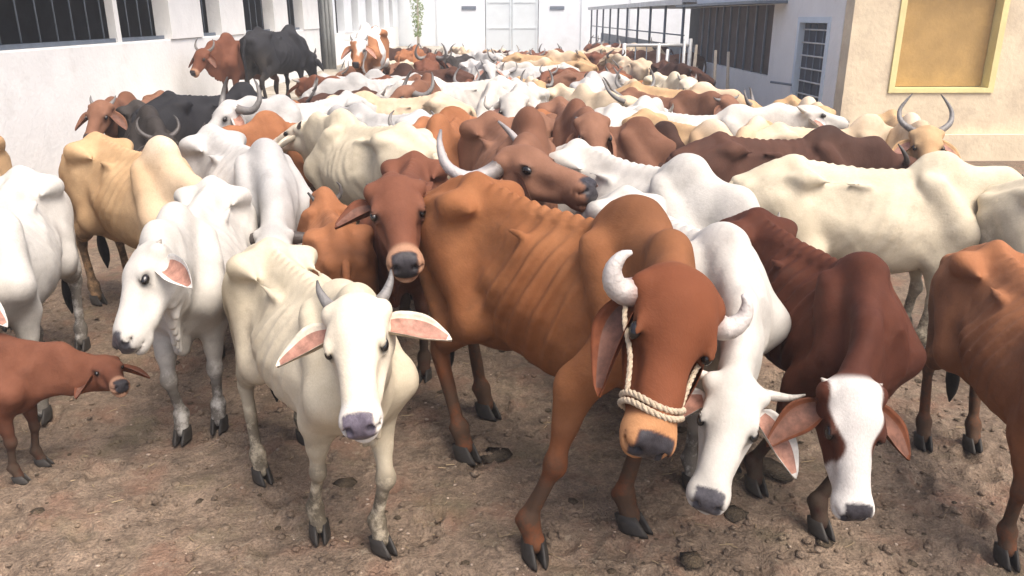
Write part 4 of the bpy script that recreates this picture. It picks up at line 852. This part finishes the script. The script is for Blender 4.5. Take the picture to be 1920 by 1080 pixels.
# rows towards the far gate
def clear(x, y, yaw, s, lim=.50):
    c_, s_ = math.cos(R(yaw)), math.sin(R(yaw)); A = [(x + c_ * t * s, y + s_ * t * s) for t in (-.65, -.2, .25, .7, 1.05)]
    for (X, Y, W, S) in HERD + FRONT:
        if abs(X - x) > 2.4 or abs(Y - y) > 2.4: continue
        c2, s2 = math.cos(R(W)), math.sin(R(W))
        for t in (-.65, -.2, .25, .7, 1.0):
            for a in A:
                if (X + c2 * t * S - a[0]) ** 2 + (Y + s2 * t * S - a[1]) ** 2 < lim * lim: return False
    return True
ORD = ['first', 'second', 'third', 'fourth', 'fifth', 'sixth', 'seventh', 'eighth', 'ninth', 'tenth', 'eleventh', 'twelfth', 'thirteenth', 'fourteenth', 'fifteenth', 'sixteenth', 'seventeenth', 'eighteenth', 'nineteenth', 'twentieth']
MIXH = ['white', 'greywhite', 'sand', 'chestnut', 'red', 'cream', 'sand', 'tan', 'tan', 'rust', 'rust', 'chestnut', 'chestnut', 'red', 'red', 'darkbrown', 'pied', 'charcoal', 'mahogany']
rr = random.Random(21); rows = []
ys = list(np.arange(8.4, 25.2, .98))
for ri, yy in enumerate(ys):
    xl = -3.6 if yy < 9.6 else max(-2.6, -.19 * yy); xr = min(4.3, .225 * yy) if not 17.4 < yy < 19.4 else 2.5
    row = []
    for tr_ in range(160):
        x = rr.uniform(xl, xr); y = yy + rr.uniform(-.45, .45); yaw = rr.choice([268, 245, 295, 255, 285, 262, 278, 220, 320, 180, 0, 100, 80]) + rr.uniform(-14, 14); s = rr.uniform(.82, 1.04) if y > 11 else rr.uniform(.9, 1.05)
        if clear(x, y, yaw, s):
            hk = rr.choice(MIXH); pose = rr.choice(['up', 'up', 'up', 'mid', 'low', 'left', 'right', 'rest']); hn = rr.choice(['cres', 'cres', 'short', 'lyre', 'big', 'side']); var = rr.randrange(3)
            row.append((x, y, yaw, s, hk, pose, hn, var)); HERD.append((x, y, yaw, s))
    rows.append(sorted(row))
for ri, row in enumerate(rows):
    back = len(rows) - 1 - ri; rn = 'row nearest far gate' if back == 0 else f'{ORD[back]} row from far gate'
    for i, (x, y, yaw, s, hk, pose, hn, var) in enumerate(row):
        wd = dict(up='head up', mid='head level', low='head low', left='head turned', right='head turned', rest='head stretched out')[pose]
        lab = f"{HIDES[hk]['word']} cow, {wd}, {ORD[i]} from left, {rn}"
        herd_cow(lab, x, y, yaw, s, hk, pose, hn, 'hang' if var == 1 else 'droop', var, 0, 'cows of the herd', y < 14)
print('herd size', len(HERD) + len(FRONT))

# ------------------------------------------------------------------ dusty air of the yard
def haze():
    V, F_ = boxv(-90, 90, -70, 100, -1.2, 7.0); o = mesh_obj('haze', V, F_, []); m = bpy.data.materials.new('dusty_air'); m.use_nodes = True; nt = m.node_tree
    nt.nodes.remove(nt.nodes['Principled BSDF']); pv = nt.nodes.new('ShaderNodeVolumePrincipled'); pv.inputs['Color'].default_value = (.93, .94, .96, 1); pv.inputs['Density'].default_value = .0042; pv.inputs['Anisotropy'].default_value = .2
    nt.links.new(pv.outputs[0], nt.nodes['Material Output'].inputs['Volume']); o.data.materials.append(m); tag(o, 'thin dusty haze hanging over the yard', 'haze', kind='stuff')
haze()
